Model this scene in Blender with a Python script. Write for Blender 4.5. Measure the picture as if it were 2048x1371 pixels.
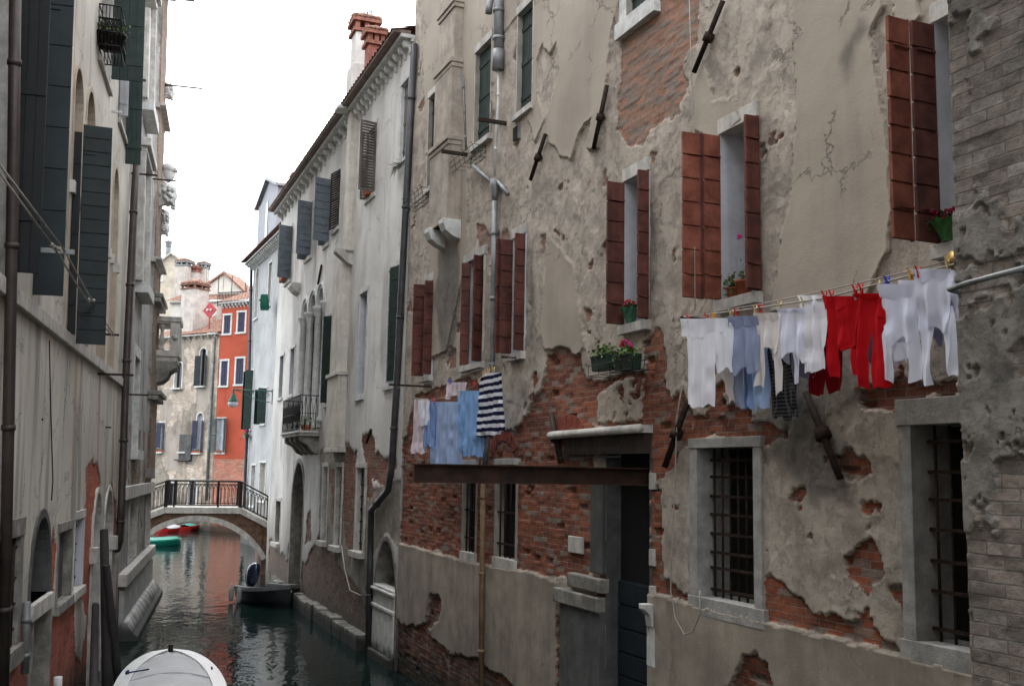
import bpy, math, random
import numpy as np
random.seed(7)
SC = bpy.context.scene
for _o in list(bpy.data.objects): bpy.data.objects.remove(_o)
# ------------------------------------------------------------------ camera, sky, sun, exposure
F = 2100.0; PW, PH = 2048, 1371; EYE = 4.1
PITCH = math.radians(7.1); ROLL = math.radians(1.0)
_fw = np.array([0, math.cos(PITCH), math.sin(PITCH)]); _rt = np.array([1., 0, 0]); _up = np.cross(_rt, _fw)
CR = _rt*math.cos(ROLL) + _up*math.sin(ROLL); CU = _up*math.cos(ROLL) - _rt*math.sin(ROLL)
CC = np.array([0, 0, EYE])
def ray(x, y): return _fw*F + CR*(x-PW/2) - CU*(y-PH/2)
cam = bpy.data.cameras.new('camera'); camo = bpy.data.objects.new('camera', cam); SC.collection.objects.link(camo)
from mathutils import Matrix, Vector
_m = Matrix(((CR[0], CU[0], -_fw[0], CC[0]), (CR[1], CU[1], -_fw[1], CC[1]), (CR[2], CU[2], -_fw[2], CC[2]), (0, 0, 0, 1)))
camo.matrix_world = _m
cam.sensor_width = 36; cam.lens = 36*F/PW; cam.clip_end = 2000; cam.clip_start = 0.05
SC.camera = camo
SC.view_settings.view_transform = 'Standard'; SC.view_settings.look = 'None'
SC.view_settings.exposure = 1.72; SC.view_settings.gamma = 1
wd = bpy.data.worlds.new('World'); SC.world = wd; wd.use_nodes = True
nt = wd.node_tree; nt.nodes.clear()
SUN_EL, SUN_AZ = math.radians(62), math.radians(-30)
_o = nt.nodes.new('ShaderNodeOutputWorld'); _b = nt.nodes.new('ShaderNodeBackground'); _s = nt.nodes.new('ShaderNodeTexSky')
_s.sky_type = 'NISHITA'; _s.sun_disc = False; _s.sun_elevation = SUN_EL; _s.sun_rotation = SUN_AZ
_x = nt.nodes.new('ShaderNodeMix'); _x.data_type = 'RGBA'; _x.inputs[0].default_value = 0.86
_x.inputs[7].default_value = (12.0, 12.3, 12.9, 1)        # white overcast
nt.links.new(_s.outputs[0], _x.inputs[6]); nt.links.new(_x.outputs[2], _b.inputs[0])
_b.inputs[1].default_value = 0.10; nt.links.new(_b.outputs[0], _o.inputs[0])
sl = bpy.data.lights.new('sun', 'SUN'); sl.energy = 0.7; sl.angle = math.radians(25); sl.color = (1, .97, .92)
so = bpy.data.objects.new('sun', sl); SC.collection.objects.link(so)
_d = Vector((math.sin(SUN_AZ)*math.cos(SUN_EL), math.cos(SUN_AZ)*math.cos(SUN_EL), math.sin(SUN_EL)))
so.rotation_euler = _d.to_track_quat('Z', 'Y').to_euler()
SC.cycles.max_bounces = 6; SC.cycles.diffuse_bounces = 4; SC.cycles.glossy_bounces = 3
SC.cycles.use_denoising = True; SC.cycles.use_adaptive_sampling = True; SC.cycles.adaptive_threshold = 0.02
SC.cycles.caustics_reflective = False; SC.cycles.caustics_refractive = False

# ------------------------------------------------------------------ materials
class NT:
    def __init__(s, name):
        s.m = bpy.data.materials.new(name); s.m.use_nodes = True; s.t = s.m.node_tree; s.t.nodes.clear()
        s.out = s.n('OutputMaterial'); s.p = s.n('BsdfPrincipled'); s.l(s.p.outputs[0], s.out.inputs[0])
    def n(s, t, **k):
        x = s.t.nodes.new('ShaderNode'+t)
        for a, b in k.items(): setattr(x, a, b)
        return x
    def l(s, a, b): s.t.links.new(a, b)
    def set(s, sock, v):
        if hasattr(v, 'is_output') or isinstance(v, bpy.types.NodeSocket): s.l(v, sock)
        elif isinstance(v, (tuple, list)) and len(v) == 3 and len(sock.default_value) == 4: sock.default_value = (*v, 1)
        else: sock.default_value = v
    def math(s, op, a, b=0.0, c=None, clamp=False):
        x = s.n('Math', operation=op, use_clamp=clamp); s.set(x.inputs[0], a); s.set(x.inputs[1], b)
        if c is not None: s.set(x.inputs[2], c)
        return x.outputs[0]
    def mix(s, f, a, b, mode='MIX'):
        x = s.n('Mix', data_type='RGBA', blend_type=mode); s.set(x.inputs[0], f); s.set(x.inputs[6], a); s.set(x.inputs[7], b)
        return x.outputs[2]
    def uv(s): return s.n('UVMap', uv_map='UVMap').outputs[0]
    def obj(s): return s.n('TexCoord').outputs['Object']
    def mapv(s, v, sc=(1, 1, 1), rot=(0, 0, 0)):
        x = s.n('Mapping'); s.l(v, x.inputs[0]); x.inputs['Scale'].default_value = sc; x.inputs['Rotation'].default_value = rot; return x.outputs[0]
    def noise(s, v, scale, detail=4, rough=.6, col=False):
        x = s.n('TexNoise'); s.l(v, x.inputs['Vector']); x.inputs['Scale'].default_value = scale
        x.inputs['Detail'].default_value = detail; x.inputs['Roughness'].default_value = rough
        return x.outputs[1 if col else 0]
    def step(s, v, a, b, lo=0., hi=1.):
        x = s.n('MapRange', interpolation_type='SMOOTHSTEP'); s.set(x.inputs[0], v)
        for i, q in ((1, a), (2, b), (3, lo), (4, hi)): x.inputs[i].default_value = q
        return x.outputs[0]
    def attr(s, name): return s.n('Attribute', attribute_name=name).outputs['Fac']
    def bump(s, h, dist, strength=1., prev=None):
        x = s.n('Bump'); s.l(h, x.inputs['Height']); x.inputs['Distance'].default_value = dist; x.inputs['Strength'].default_value = strength
        if prev is not None: s.l(prev, x.inputs['Normal'])
        return x.outputs[0]
def C(r, g, b): # sRGB 0-255 -> linear
    f = lambda c: (c/255/12.92 if c/255 <= .04045 else ((c/255+.055)/1.055)**2.4)
    return (f(r), f(g), f(b))
def mul(c, k): return tuple(min(1, x*k) for x in c)
MATS = {}
def mat(name, col, rough=.7, var=.25, scale=3, bump=.004, bscale=30, metal=0., col2=None, stretch=(1, 1, 1), spec=.3, streak=0, wet=0):
    if name in MATS: return MATS[name]
    t = NT(name); v = t.mapv(t.obj(), stretch)
    n1 = t.noise(v, scale, 5, .65); f = t.step(n1, .3, .7)
    c = t.mix(f, mul(col, 1-var), col2 if col2 else mul(col, 1+var))
    if streak:
        n3 = t.noise(t.mapv(t.obj(), (7, 7, .35)), 1.0, 4, .6)
        c = t.mix(t.step(n3, .5, .75, 0, streak), c, mul(col, .45))
    n4 = t.noise(v, scale*6, 3, .7); c = t.mix(t.step(n4, .45, .8, 0, .35), c, mul(col, .6))
    if wet:
        z = t.n('SeparateXYZ'); t.l(t.n('NewGeometry').outputs['Position'], z.inputs[0])
        c = t.mix(t.step(t.math('ADD', z.outputs[2], t.math('MULTIPLY_ADD', n1, .5, -.25)), .55, .15, 0, .92), c, (.012, .015, .010))
    t.l(c, t.p.inputs['Base Color']); t.p.inputs['Roughness'].default_value = rough; t.p.inputs['Metallic'].default_value = metal
    t.p.inputs['Specular IOR Level'].default_value = spec
    if bump: t.l(t.bump(t.noise(v, bscale, 4, .7), bump), t.p.inputs['Normal'])
    MATS[name] = t.m; return t.m

def wallmat(name, top, under, b1, b2, mortar, plinth=None, bw=.24, bh=.074, dirt=(.052, .049, .045), streak=.35, rust=0., pale=None, algae=.9, undv=.35, bsplit=None, grime=.5):
    """brick under rough coat under smooth coat; the fields brk / top / pln / stn are vertex attributes in metres"""
    t = NT(name); uv = t.uv()
    fine = t.noise(uv, 14, 5, .7); fine2 = t.noise(uv, 45, 3, .7)
    jit = t.math('ADD', t.math('MULTIPLY_ADD', fine, .10, -.05), t.math('MULTIPLY_ADD', fine2, .03, -.015))
    brk = t.step(t.math('ADD', t.attr('brk'), jit), -.004, .006)
    tp = t.step(t.math('ADD', t.attr('top'), t.math('MULTIPLY', jit, .35)), -.003, .004)
    pl = t.step(t.math('ADD', t.attr('pln'), t.math('MULTIPLY', jit, .5)), -.003, .004)
    big = t.noise(uv, .55, 4, .6); mid = t.noise(uv, 2.2, 5, .65)
    st = t.noise(t.mapv(uv, (3.2, .22, 1)), 1.0, 5, .62)
    st2 = t.noise(t.mapv(uv, (9, .5, 1)), 1.0, 4, .6)
    # brick
    wob = t.n('VectorMath', operation='MULTIPLY_ADD'); t.l(t.noise(uv, 6, 3, .6, True), wob.inputs[0]); wob.inputs[1].default_value = (.02, .014, 0); t.l(uv, wob.inputs[2])
    wv = t.n('VectorMath', operation='SUBTRACT'); t.l(wob.outputs[0], wv.inputs[0]); wv.inputs[1].default_value = (.01, .007, 0)
    br = t.n('TexBrick'); t.l(wv.outputs[0], br.inputs['Vector'])
    br.inputs['Scale'].default_value = 1; br.inputs['Brick Width'].default_value = bw; br.inputs['Row Height'].default_value = bh
    br.inputs['Mortar Size'].default_value = .006; br.inputs['Mortar Smooth'].default_value = .4; br.inputs['Bias'].default_value = 0
    br.inputs['Color1'].default_value = (0, 0, 0, 1); br.inputs['Color2'].default_value = (1, 1, 1, 1); br.inputs['Mortar'].default_value = (.5, .5, .5, 1)
    rnd = t.n('SeparateColor'); t.l(br.outputs['Color'], rnd.inputs[0]); rv = rnd.outputs[0]
    mo = br.outputs['Fac']
    bc = t.mix(rv, b1, b2)
    bc = t.mix(t.step(t.noise(uv, 1.3, 3, .6), .42, .66), bc, mul(b1, 1.25))
    bc = t.mix(t.step(rv, .80, .9, 0, .8), bc, pale or mul(mortar, .9))
    bc = t.mix(t.step(rv, .25, .12, 0, .5), bc, mul(b2, .55))
    if bsplit:                                        # higher courses are weathered pale, the lower ones dark
        z = t.n('SeparateXYZ'); t.l(uv, z.inputs[0])
        zz = t.math('ADD', z.outputs[1], t.math('MULTIPLY_ADD', big, 1.6, -.8))
        bc = t.mix(t.step(zz, bsplit[0], bsplit[0]+1.5, 0, bsplit[2]), bc, t.mix(rv, bsplit[1], mul(mortar, .8)))
    bc = t.mix(t.step(t.noise(uv, 9, 5, .7), .50, .72, 0, .6), bc, mul(mortar, .85))
    bc = t.mix(t.step(t.noise(uv, 22, 4, .7), .5, .75, 0, .6), bc, mul(b2, .4))
    bc = t.mix(t.math('MULTIPLY', mo, t.step(mid, .3, .6, .45, .95)), bc, t.mix(mid, mul(mortar, .45), mortar))
    # rough coat
    uc = t.mix(t.step(mid, .3, .7), mul(under, 1-undv), mul(under, 1+undv*.7))
    uc = t.mix(t.step(t.noise(uv, 5, 6, .75), .50, .72, 0, .38), uc, mul(under, .64))
    uc = t.mix(t.step(t.noise(t.mapv(uv, (1, 1, 1), (0, 0, .4)), 3.1, 5, .7), .55, .72, 0, .6), uc, mul(under, 1.45))
    L1 = t.step(t.noise(uv, 2.6, 9, .64), .50, .506); L2 = t.step(t.noise(t.mapv(uv, (1.15, .9, 1), (0, 0, 1.2)), 4.6, 8, .66), .56, .566)
    uc = t.mix(t.math('MULTIPLY', L1, .45), uc, mul(under, 1.2)); uc = t.mix(t.math('MULTIPLY', L2, .52), uc, mul(under, .70))
    vo = t.n('TexVoronoi', feature='DISTANCE_TO_EDGE'); vo.inputs['Scale'].default_value = .8
    dv = t.n('VectorMath', operation='MULTIPLY_ADD'); t.l(t.noise(uv, 2.2, 8, .7, True), dv.inputs[0]); dv.inputs[1].default_value = (.9, .9, 0); t.l(uv, dv.inputs[2]); t.l(dv.outputs[0], vo.inputs['Vector'])
    crack = t.math('MULTIPLY', t.step(vo.outputs['Distance'], .010, .003), t.step(t.noise(uv, .9, 2, .5), .48, .56))
    # smooth coat
    tc = t.mix(t.step(big, .3, .7), mul(top, .84), mul(top, 1.14))
    tc = t.mix(t.step(mid, .5, .8, 0, .4), tc, mul(top, .72))
    tc = t.mix(t.step(fine2, .5, .8, 0, .25), tc, mul(top, .7))
    tc = t.mix(t.step(fine, .55, .75, 0, .25), tc, mul(top, 1.25))
    pc = t.mix(t.step(t.math('ADD', t.math('MULTIPLY', big, .5), t.math('MULTIPLY', mid, .5)), .35, .65), mul(plinth or top, .78), mul(plinth or top, 1.2))
    pc = t.mix(t.step(fine, .5, .8, 0, .3), pc, mul(plinth or top, .65))
    c = t.mix(tp, uc, tc); c = t.mix(t.math('MULTIPLY', crack, .7), c, mul(top, .3)); c = t.mix(brk, c, bc); 
    c = t.mix(t.math('MULTIPLY', pl, t.math('SUBTRACT', 1., brk)), c, pc)
    c = t.mix(t.math('MULTIPLY', pl, t.step(t.noise(t.mapv(uv, (1.6, .45, 1)), 1.3, 6, .7), .46, .66, 0, .5)), c, mul(plinth or top, .5)); c = t.mix(t.math('MULTIPLY', pl, t.step(t.noise(t.mapv(uv, (5, .3, 1)), 1.0, 4, .6), .52, .72, 0, .4)), c, mul(plinth or top, 1.35))
    # grime: run-down streaks and painted stains
    c = t.mix(t.step(st, .50, .76, 0, streak), c, dirt)
    c = t.mix(t.step(st2, .56, .8, 0, streak*.7), c, dirt)
    if rust: c = t.mix(t.step(t.noise(t.mapv(uv, (1.5, .12, 1)), 1.0, 3, .5), .60, .70, 0, rust), c, C(150, 95, 40))
    sn = t.math('MULTIPLY', t.attr('stn'), t.step(mid, .2, .7, .55, 1.)); c = t.mix(sn, c, dirt)
    z2 = t.n('SeparateXYZ'); t.l(uv, z2.inputs[0])
    zj = t.math('ADD', z2.outputs[1], t.math('MULTIPLY_ADD', mid, .9, -.45))
    c = t.mix(t.step(zj, 1.0, .15, 0, algae), c, (.012, .016, .011))
    c = t.mix(t.step(zj, 3.2, .4, 0, grime), c, mul(dirt, .7))
    t.l(c, t.p.inputs['Base Color']); t.p.inputs['Roughness'].default_value = .88; t.p.inputs['Specular IOR Level'].default_value = .2
    hb = t.math('ADD', t.math('MULTIPLY', t.math('SUBTRACT', 1., mo), .010), t.math('MULTIPLY', t.noise(uv, 30, 5, .75), .016))
    hb = t.math('ADD', hb, t.math('MULTIPLY', rv, .008))
    hu = t.math('ADD', t.math('MULTIPLY', t.noise(uv, 8, 6, .72), .020), .010); hu = t.math('ADD', hu, t.math('MULTIPLY', L1, .006)); hu = t.math('SUBTRACT', hu, t.math('MULTIPLY', L2, .005))
    ht = t.math('ADD', t.math('MULTIPLY', fine2, .004), t.math('MULTIPLY', t.noise(uv, 3, 3, .5), .01))
    h = t.n('Mix', data_type='FLOAT'); t.l(tp, h.inputs[0]); t.l(hu, h.inputs[2]); t.l(t.math('ADD', ht, .034), h.inputs[3])
    h3 = t.n('Mix', data_type='FLOAT'); t.l(pl, h3.inputs[0]); t.l(h.outputs[0], h3.inputs[2]); t.l(t.math('ADD', ht, .034), h3.inputs[3])
    h4 = t.math('SUBTRACT', h3.outputs[0], t.math('MULTIPLY', crack, .006)); h2 = t.n('Mix', data_type='FLOAT'); t.l(brk, h2.inputs[0]); t.l(h4, h2.inputs[2]); t.l(hb, h2.inputs[3])
    t.l(t.bump(h2.outputs[0], 1.0, .8), t.p.inputs['Normal'])
    MATS[name] = t.m; return t.m

# ------------------------------------------------------------------ geometry helpers
COL = SC.collection
class Wall:
    """a vertical plane: u runs along it, z up, w out of it towards the canal"""
    def __init__(s, p0, heading, side, lean=0.):
        h = math.radians(heading); s.d = np.array([math.sin(h), math.cos(h), 0]); r = np.array([math.cos(h), -math.sin(h), 0])
        s.n = -r if side == 'R' else r
        s.zd = np.array([0, 0, 1.])-s.n*lean; s.o = np.array([p0[0], p0[1], 0.])+s.n*lean*4.1
    def P(s, u, z, w=0.): return s.o + s.d*u + s.n*w + s.zd*z
    def px(s, x, y, w=0.):
        q = np.linalg.solve(np.stack([s.d, s.zd, -ray(x, y)], 1), CC-s.o-s.n*w)
        return float(q[0]), float(q[1])
    def perp(s, u, x, y):        # pixel -> (w, z) on the vertical plane square to the wall at u
        q = np.linalg.solve(np.stack([s.n, s.zd, -ray(x, y)], 1), CC-s.o-s.d*u)
        return float(q[0]), float(q[1])
def from_angle(p, x, heading):   # where the pixel column x meets the line through p with that heading
    a = ray(x, 935); h = math.radians(heading); d = np.array([math.sin(h), math.cos(h)])
    A = np.array([[a[0], -d[0]], [a[1], -d[1]]]); s = np.linalg.solve(A, np.array(p[:2])); return a[:2]*s[0]
class MB:
    def __init__(s): s.v = []; s.f = []; s.sm = []
    def add(s, vs, fs, smooth=False):
        b = len(s.v); s.v += [tuple(map(float, q)) for q in vs]; s.f += [tuple(b+i for i in f) for f in fs]; s.sm += [smooth]*len(fs); return s
    def ob(s, c, a, b, d):       # box from a corner and three edge vectors
        c, a, b, d = map(np.array, (c, a, b, d))
        vs = [c, c+a, c+a+b, c+b, c+d, c+a+d, c+a+b+d, c+b+d]
        f = [(0, 3, 2, 1), (4, 5, 6, 7), (0, 1, 5, 4), (1, 2, 6, 5), (2, 3, 7, 6), (3, 0, 4, 7)]
        if np.cross(a, b) @ d < 0: f = [q[::-1] for q in f]
        return s.add(vs, f)
    def wb(s, W, u0, u1, z0, z1, w0, w1):
        return s.ob(W.P(u0, z0, w0), W.d*(u1-u0), W.zd*(z1-z0), W.n*(w1-w0))
    def prism(s, W, pts, w0, w1):     # polygon (u,z) extruded in w
        n = len(pts); vs = [W.P(u, z, w0) for u, z in pts] + [W.P(u, z, w1) for u, z in pts]
        fs = [tuple(range(n)), tuple(range(2*n-1, n-1, -1))] + [(i, i+n, (i+1) % n+n, (i+1) % n) for i in range(n)]
        return s.add(vs, fs)
    def pprism(s, W, pts, u0, u1):    # polygon (w,z) extruded along u
        n = len(pts); vs = [W.P(u0, z, w) for w, z in pts] + [W.P(u1, z, w) for w, z in pts]
        fs = [tuple(range(n)), tuple(range(2*n-1, n-1, -1))] + [(i, i+n, (i+1) % n+n, (i+1) % n) for i in range(n)]
        return s.add(vs, fs)
    def tube(s, pts, r, k=8, cap=True, smooth=True):
        pts = [np.array(p, float) for p in pts]; n = len(pts); rs = r if isinstance(r, (list, tuple)) else [r]*n
        vs = []; prev = None
        for i, p in enumerate(pts):
            t = pts[min(i+1, n-1)]-pts[max(i-1, 0)]; t = t/(np.linalg.norm(t)+1e-9)
            a = prev if prev is not None else (np.array([0, 0, 1.]) if abs(t[2]) < .9 else np.array([1., 0, 0]))
            a = a - t*(a @ t); a /= np.linalg.norm(a)+1e-9; b = np.cross(t, a); prev = a
            for j in range(k):
                q = 2*math.pi*j/k; vs.append(p+(a*math.cos(q)+b*math.sin(q))*rs[i])
        fs = [(i*k+j, i*k+(j+1) % k, (i+1)*k+(j+1) % k, (i+1)*k+j) for i in range(n-1) for j in range(k)]
        if cap: fs += [tuple(range(k))[::-1], tuple((n-1)*k+j for j in range(k))]
        return s.add(vs, fs, smooth)
    def lathe(s, c, prof, k=12, smooth=True): # prof: (r, z)
        return s.tubez([(c[0], c[1], c[2]+z, r) for r, z in prof], k, smooth)
    def tubez(s, pr, k, smooth):
        vs = [(x+r*math.cos(2*math.pi*j/k), y+r*math.sin(2*math.pi*j/k), z) for x, y, z, r in pr for j in range(k)]; n = len(pr)
        fs = [(i*k+j, i*k+(j+1) % k, (i+1)*k+(j+1) % k, (i+1)*k+j) for i in range(n-1) for j in range(k)]
        fs += [tuple(range(k))[::-1], tuple((n-1)*k+j for j in range(k))]
        return s.add(vs, fs, smooth)
    def blob(s, c, r, k=8, jit=.15, sc=(1, 1, 1)):
        vs = []; fs = []; m = k//2+1
        for i in range(m+1):
            th = math.pi*i/m
            for j in range(k):
                ph = 2*math.pi*j/k; q = r*(1+random.uniform(-jit, jit))
                vs.append((c[0]+sc[0]*q*math.sin(th)*math.cos(ph), c[1]+sc[1]*q*math.sin(th)*math.sin(ph), c[2]+sc[2]*q*math.cos(th)))
        fs = [(i*k+j, (i+1)*k+j, (i+1)*k+(j+1) % k, i*k+(j+1) % k) for i in range(m) for j in range(k)]
        return s.add(vs, fs, True)
    def build(s, name, m, parent=None, bevel=0, label=None):
        me = bpy.data.meshes.new(name); org = np.array(parent_org(parent))
        me.from_pydata([tuple(np.array(v)-org) for v in s.v], [], s.f); me.materials.append(m)
        me.polygons.foreach_set('use_smooth', s.sm); me.update()
        o = bpy.data.objects.new(name, me); COL.objects.link(o)
        if parent is not None: o.parent = parent
        if bevel:
            b = o.modifiers.new('bevel', 'BEVEL'); b.width = bevel; b.segments = 2; b.limit_method = 'ANGLE'
        if label: o['label'] = label
        return o
ORG = {}
def parent_org(p):
    return ORG.get(p.name, (0, 0, 0)) if p is not None else (0, 0, 0)
def thing(name, label, cat, loc, group=None):
    o = bpy.data.objects.new(name, None); COL.objects.link(o); o.location = tuple(map(float, loc)); o.empty_display_size = .2
    o['label'] = label; o['category'] = cat; ORG[o.name] = tuple(map(float, loc))
    if group: o['group'] = group
    return o
def part(mb, name, m, parent, **k):
    o = mb.build(name, m, parent, **k); ORG[o.name] = parent_org(parent); return o
def solo(mb, name, m, label, cat, group=None, **k):
    # a thing of one mesh: origin at its base centre
    vs = np.array(mb.v); c = vs.mean(0); c[2] = vs[:, 2].min(); mb.v = [tuple(v-c) for v in vs]
    o = mb.build(name, m, None, **k); o.location = tuple(c); o['label'] = label; o['category'] = cat; ORG[o.name] = tuple(c)
    if group: o['group'] = group
    return o
def struct(o): o['kind'] = 'structure'; return o

# ------------------------------------------------------------------ noise and fields
_rt_ = np.random.RandomState(3).rand(256, 256)
def vn(x, y, s=0):
    x = x + s*17.3; y = y + s*9.1
    xi = np.floor(x).astype(int); yi = np.floor(y).astype(int); fx = x-xi; fy = y-yi
    fx = fx*fx*(3-2*fx); fy = fy*fy*(3-2*fy); T = _rt_
    a = T[xi & 255, yi & 255]; b = T[(xi+1) & 255, yi & 255]; c = T[xi & 255, (yi+1) & 255]; d = T[(xi+1) & 255, (yi+1) & 255]
    return a*(1-fx)*(1-fy)+b*fx*(1-fy)+c*(1-fx)*fy+d*fx*fy
def fbm(x, y, o=4, s=0):
    r = 0; a = .5; t = 0
    for i in range(o): r = r+a*vn(x*2**i, y*2**i, s+i); t += a; a *= .55
    return r/t - .5
def sdpoly(U, Z, poly):          # signed distance, positive inside
    P = np.array(poly, float); n = len(P); d = np.full(U.shape, 1e9); ins = np.zeros(U.shape, bool)
    for i in range(n):
        ax, ay = P[i]; bx, by = P[(i+1) % n]; ex, ey = bx-ax, by-ay
        t = np.clip(((U-ax)*ex+(Z-ay)*ey)/(ex*ex+ey*ey+1e-12), 0, 1)
        d = np.minimum(d, (U-ax-ex*t)**2+(Z-ay-ey*t)**2)
        c = ((ay > Z) != (by > Z)) & (U < (bx-ax)*(Z-ay)/(by-ay+1e-12)+ax); ins ^= c
    d = np.sqrt(d); return np.where(ins, d, -d)
def polys(W, U, Z, lst):
    r = np.full(U.shape, -1.)
    for p in lst:
        q = [W.px(x, y) for x, y in p]; r = np.maximum(r, sdpoly(U, Z, q))
    return np.clip(r, -1, 1)
def curl(sd, a=.012): return np.where(sd > 0, a*np.exp(-np.maximum(sd, 0)/.05), 0)
def sstep(x, a, b):
    t = np.clip((x-a)/(b-a), 0, 1); return t*t*(3-2*t)
def facade(name, W, us, zs, openings, fields, m, parent, back=.5):
    """dense wall sheet with real holes, relief from the fields, and its edges turned back"""
    us = np.array(us, float); zs = np.array(zs, float)
    for o in openings:
        for e in (o[0], o[1]):
            i = np.argmin(abs(us-e)); us[i] = e
        for e in (o[2], o[3]):
            i = np.argmin(abs(zs-e)); zs[i] = e
    us.sort(); zs.sort()
    U, Z = np.meshgrid(us, zs, indexing='ij'); f = fields(U, Z); w = f['w'].copy()
    for o in openings:      # flat next to the frames
        m_ = (U > o[0]-.01) & (U < o[1]+.01) & (Z > o[2]-.01) & (Z < o[3]+.01); w[m_] = 0
    nu, nz = U.shape
    P = W.o[None, None]+W.d*U[..., None]+W.n*w[..., None]+W.zd*Z[..., None]
    uc = (U[:-1, :-1]+U[1:, 1:])/2; zc = (Z[:-1, :-1]+Z[1:, 1:])/2; keep = np.ones(uc.shape, bool)
    for o in openings:
        ins = (uc > o[0]) & (uc < o[1]) & (zc > o[2]) & (zc < o[3])
        if len(o) > 4 and o[4]:
            r = (o[1]-o[0])/2; cu = (o[0]+o[1])/2; k = o[4]*r; sp = o[3]-k      # k = rise of the arch
            arch = ((uc-cu)/r)**2+((zc-sp)/k)**2 < 1
            ins &= (zc < sp) | arch
        keep &= ~ins
    idx = np.arange(nu*nz).reshape(nu, nz)
    a, b, c, d = idx[:-1, :-1][keep], idx[1:, :-1][keep], idx[1:, 1:][keep], idx[:-1, 1:][keep]
    q = np.stack([a, b, c, d], 1)
    if np.cross(W.d, [0, 0, 1]) @ W.n < 0: q = q[:, ::-1]
    V = P.reshape(-1, 3); U_, Z_ = U.ravel(), Z.ravel()
    # turned back rim
    rim = [idx[0, :], idx[-1, :], idx[:, -1]]; extra = []; ev = []; eu = []; n0 = len(V)
    for r in rim:
        k = len(r); ev.append(V[r]-W.n*back); eu.append(np.stack([U_[r]+(back if r is rim[1] else 0)*1., Z_[r]], 1))
        j = n0+sum(len(x) for x in ev[:-1])+np.arange(k)
        extra.append(np.stack([r[:-1], r[1:], j[1:], j[:-1]], 1))
    V = np.concatenate([V]+ev); UVv = np.concatenate([np.stack([U_, Z_], 1)]+eu); q = np.concatenate([q]+extra)
    used = np.zeros(len(V), bool); used[q.ravel()] = True; new = np.cumsum(used)-1; q = new[q]; V = V[used]; UVv = UVv[used]
    me = bpy.data.meshes.new(name); me.vertices.add(len(V)); org = np.array(parent_org(parent))
    me.vertices.foreach_set('co', (V-org).astype(np.float32).ravel())
    me.loops.add(len(q)*4); me.polygons.add(len(q)); li = q.ravel().astype(np.int32)
    me.loops.foreach_set('vertex_index', li); me.polygons.foreach_set('loop_start', np.arange(0, len(q)*4, 4, dtype=np.int32))
    me.polygons.foreach_set('use_smooth', np.ones(len(q), bool))
    uvl = me.uv_layers.new(name='UVMap'); uvl.data.foreach_set('uv', UVv[li].astype(np.float32).ravel())
    for k in ('brk', 'top', 'pln', 'stn'):
        v = f.get(k); v = np.full(U.shape, -1. if k != 'stn' else 0.) if v is None else v
        v = np.concatenate([v.ravel()]+[v.ravel()[r] for r in rim])[used]
        me.attributes.new(k, 'FLOAT', 'POINT').data.foreach_set('value', v.astype(np.float32))
    me.materials.append(m); me.update(); me.validate()
    o = bpy.data.objects.new(name, me); COL.objects.link(o); o.parent = parent; ORG[o.name] = parent_org(parent)
    return o
def rng(a, b, s): return np.linspace(a, b, max(2, int(round((b-a)/s))+1))
def R4(W, xl, yt, yb, xr, w=0):     # window rectangle on a wall: top and bottom measured at the left edge
    u1, z1 = W.px(xl, yt, w); u2, z0 = W.px(xl, yb, w); ur, _ = W.px(xr, (yt+yb)/2, w); ul = (u1+u2)/2
    return (min(ul, ur), max(ul, ur), z0, z1)
# ------------------------------------------------------------------ palette
STONE = mat('istrian_stone', C(176, 172, 165), .75, .28, 4, .006, 40, streak=.5, stretch=(1, 1, .7))
STONED = mat('dirty_stone', C(120, 117, 110), .85, .4, 4, .008, 30, streak=.6, wet=1)
STONEW = mat('white_stone', C(190, 190, 186), .75, .2, 5, .005, 40, streak=.35, wet=1)
STONEF = mat('window_stone', C(150, 148, 144), .8, .25, 5, .006, 40, streak=.4)
PLASW = mat('white_reveal', C(176, 178, 183), .8, .15, 1.5, .004, 20, streak=.25)
PLASG = mat('grey_reveal', C(140, 134, 124), .85, .25, 3, .004, 30)
CONC = mat('grey_render', C(78, 78, 77), .9, .3, 3, .008, 30, streak=.5)
GLASS = mat('dark_glass', (.008, .009, .011), .12, .3, 2, 0, spec=.5)
DARK = mat('dark_interior', (.006, .006, .006), .9, .2, 2, 0)
CURT = mat('curtain_white', C(150, 152, 160), .9, .12, 2, .01, 6)
REDSH = mat('red_brown_shutter', C(122, 66, 51), .7, .35, 4, .003, 60, streak=.7, col2=C(142, 84, 66))
REDDK = mat('dark_red_shutter', C(88, 50, 42), .7, .4, 4, .003, 60, streak=.7)
GRNSH = mat('green_shutter', C(34, 50, 46), .6, .25, 5, .002, 60, streak=.3)
GRNPL = mat('green_painted_plank', C(32, 48, 43), .55, .25, 5, .002, 60, streak=.3)
BLKSH = mat('blackish_green_shutter', C(23, 33, 34), .6, .3, 4, .002, 60)
BLUSH = mat('blue_grey_shutter', C(94, 102, 108), .6, .2, 5, .002, 60)
NAVY = mat('navy_shutter', C(40, 44, 66), .6, .2, 5, .002, 40)
TEAL = mat('teal_shutter', C(60, 86, 92), .6, .3, 5, .002, 40)
GREYW = mat('weathered_wood', C(96, 90, 86), .8, .35, 6, .004, 60, stretch=(1, 1, .3), streak=.4)
WOODD = mat('dark_wood', C(52, 44, 38), .8, .35, 6, .004, 60, stretch=(1, 1, .3))
DOORM = mat('blue_black_door', C(27, 36, 42), .65, .25, 5, .002, 60, streak=.4)
IRON = mat('rusty_iron', C(44, 36, 33), .75, .5, 12, .002, 80, col2=C(62, 46, 38), metal=.3)
IRONB = mat('black_iron', C(26, 25, 25), .6, .3, 10, .001, 60, metal=.4)
BEAMM = mat('rusted_steel', C(46, 36, 30), .7, .45, 3, .002, 60, col2=C(70, 46, 34), metal=.3, streak=.6)
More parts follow.
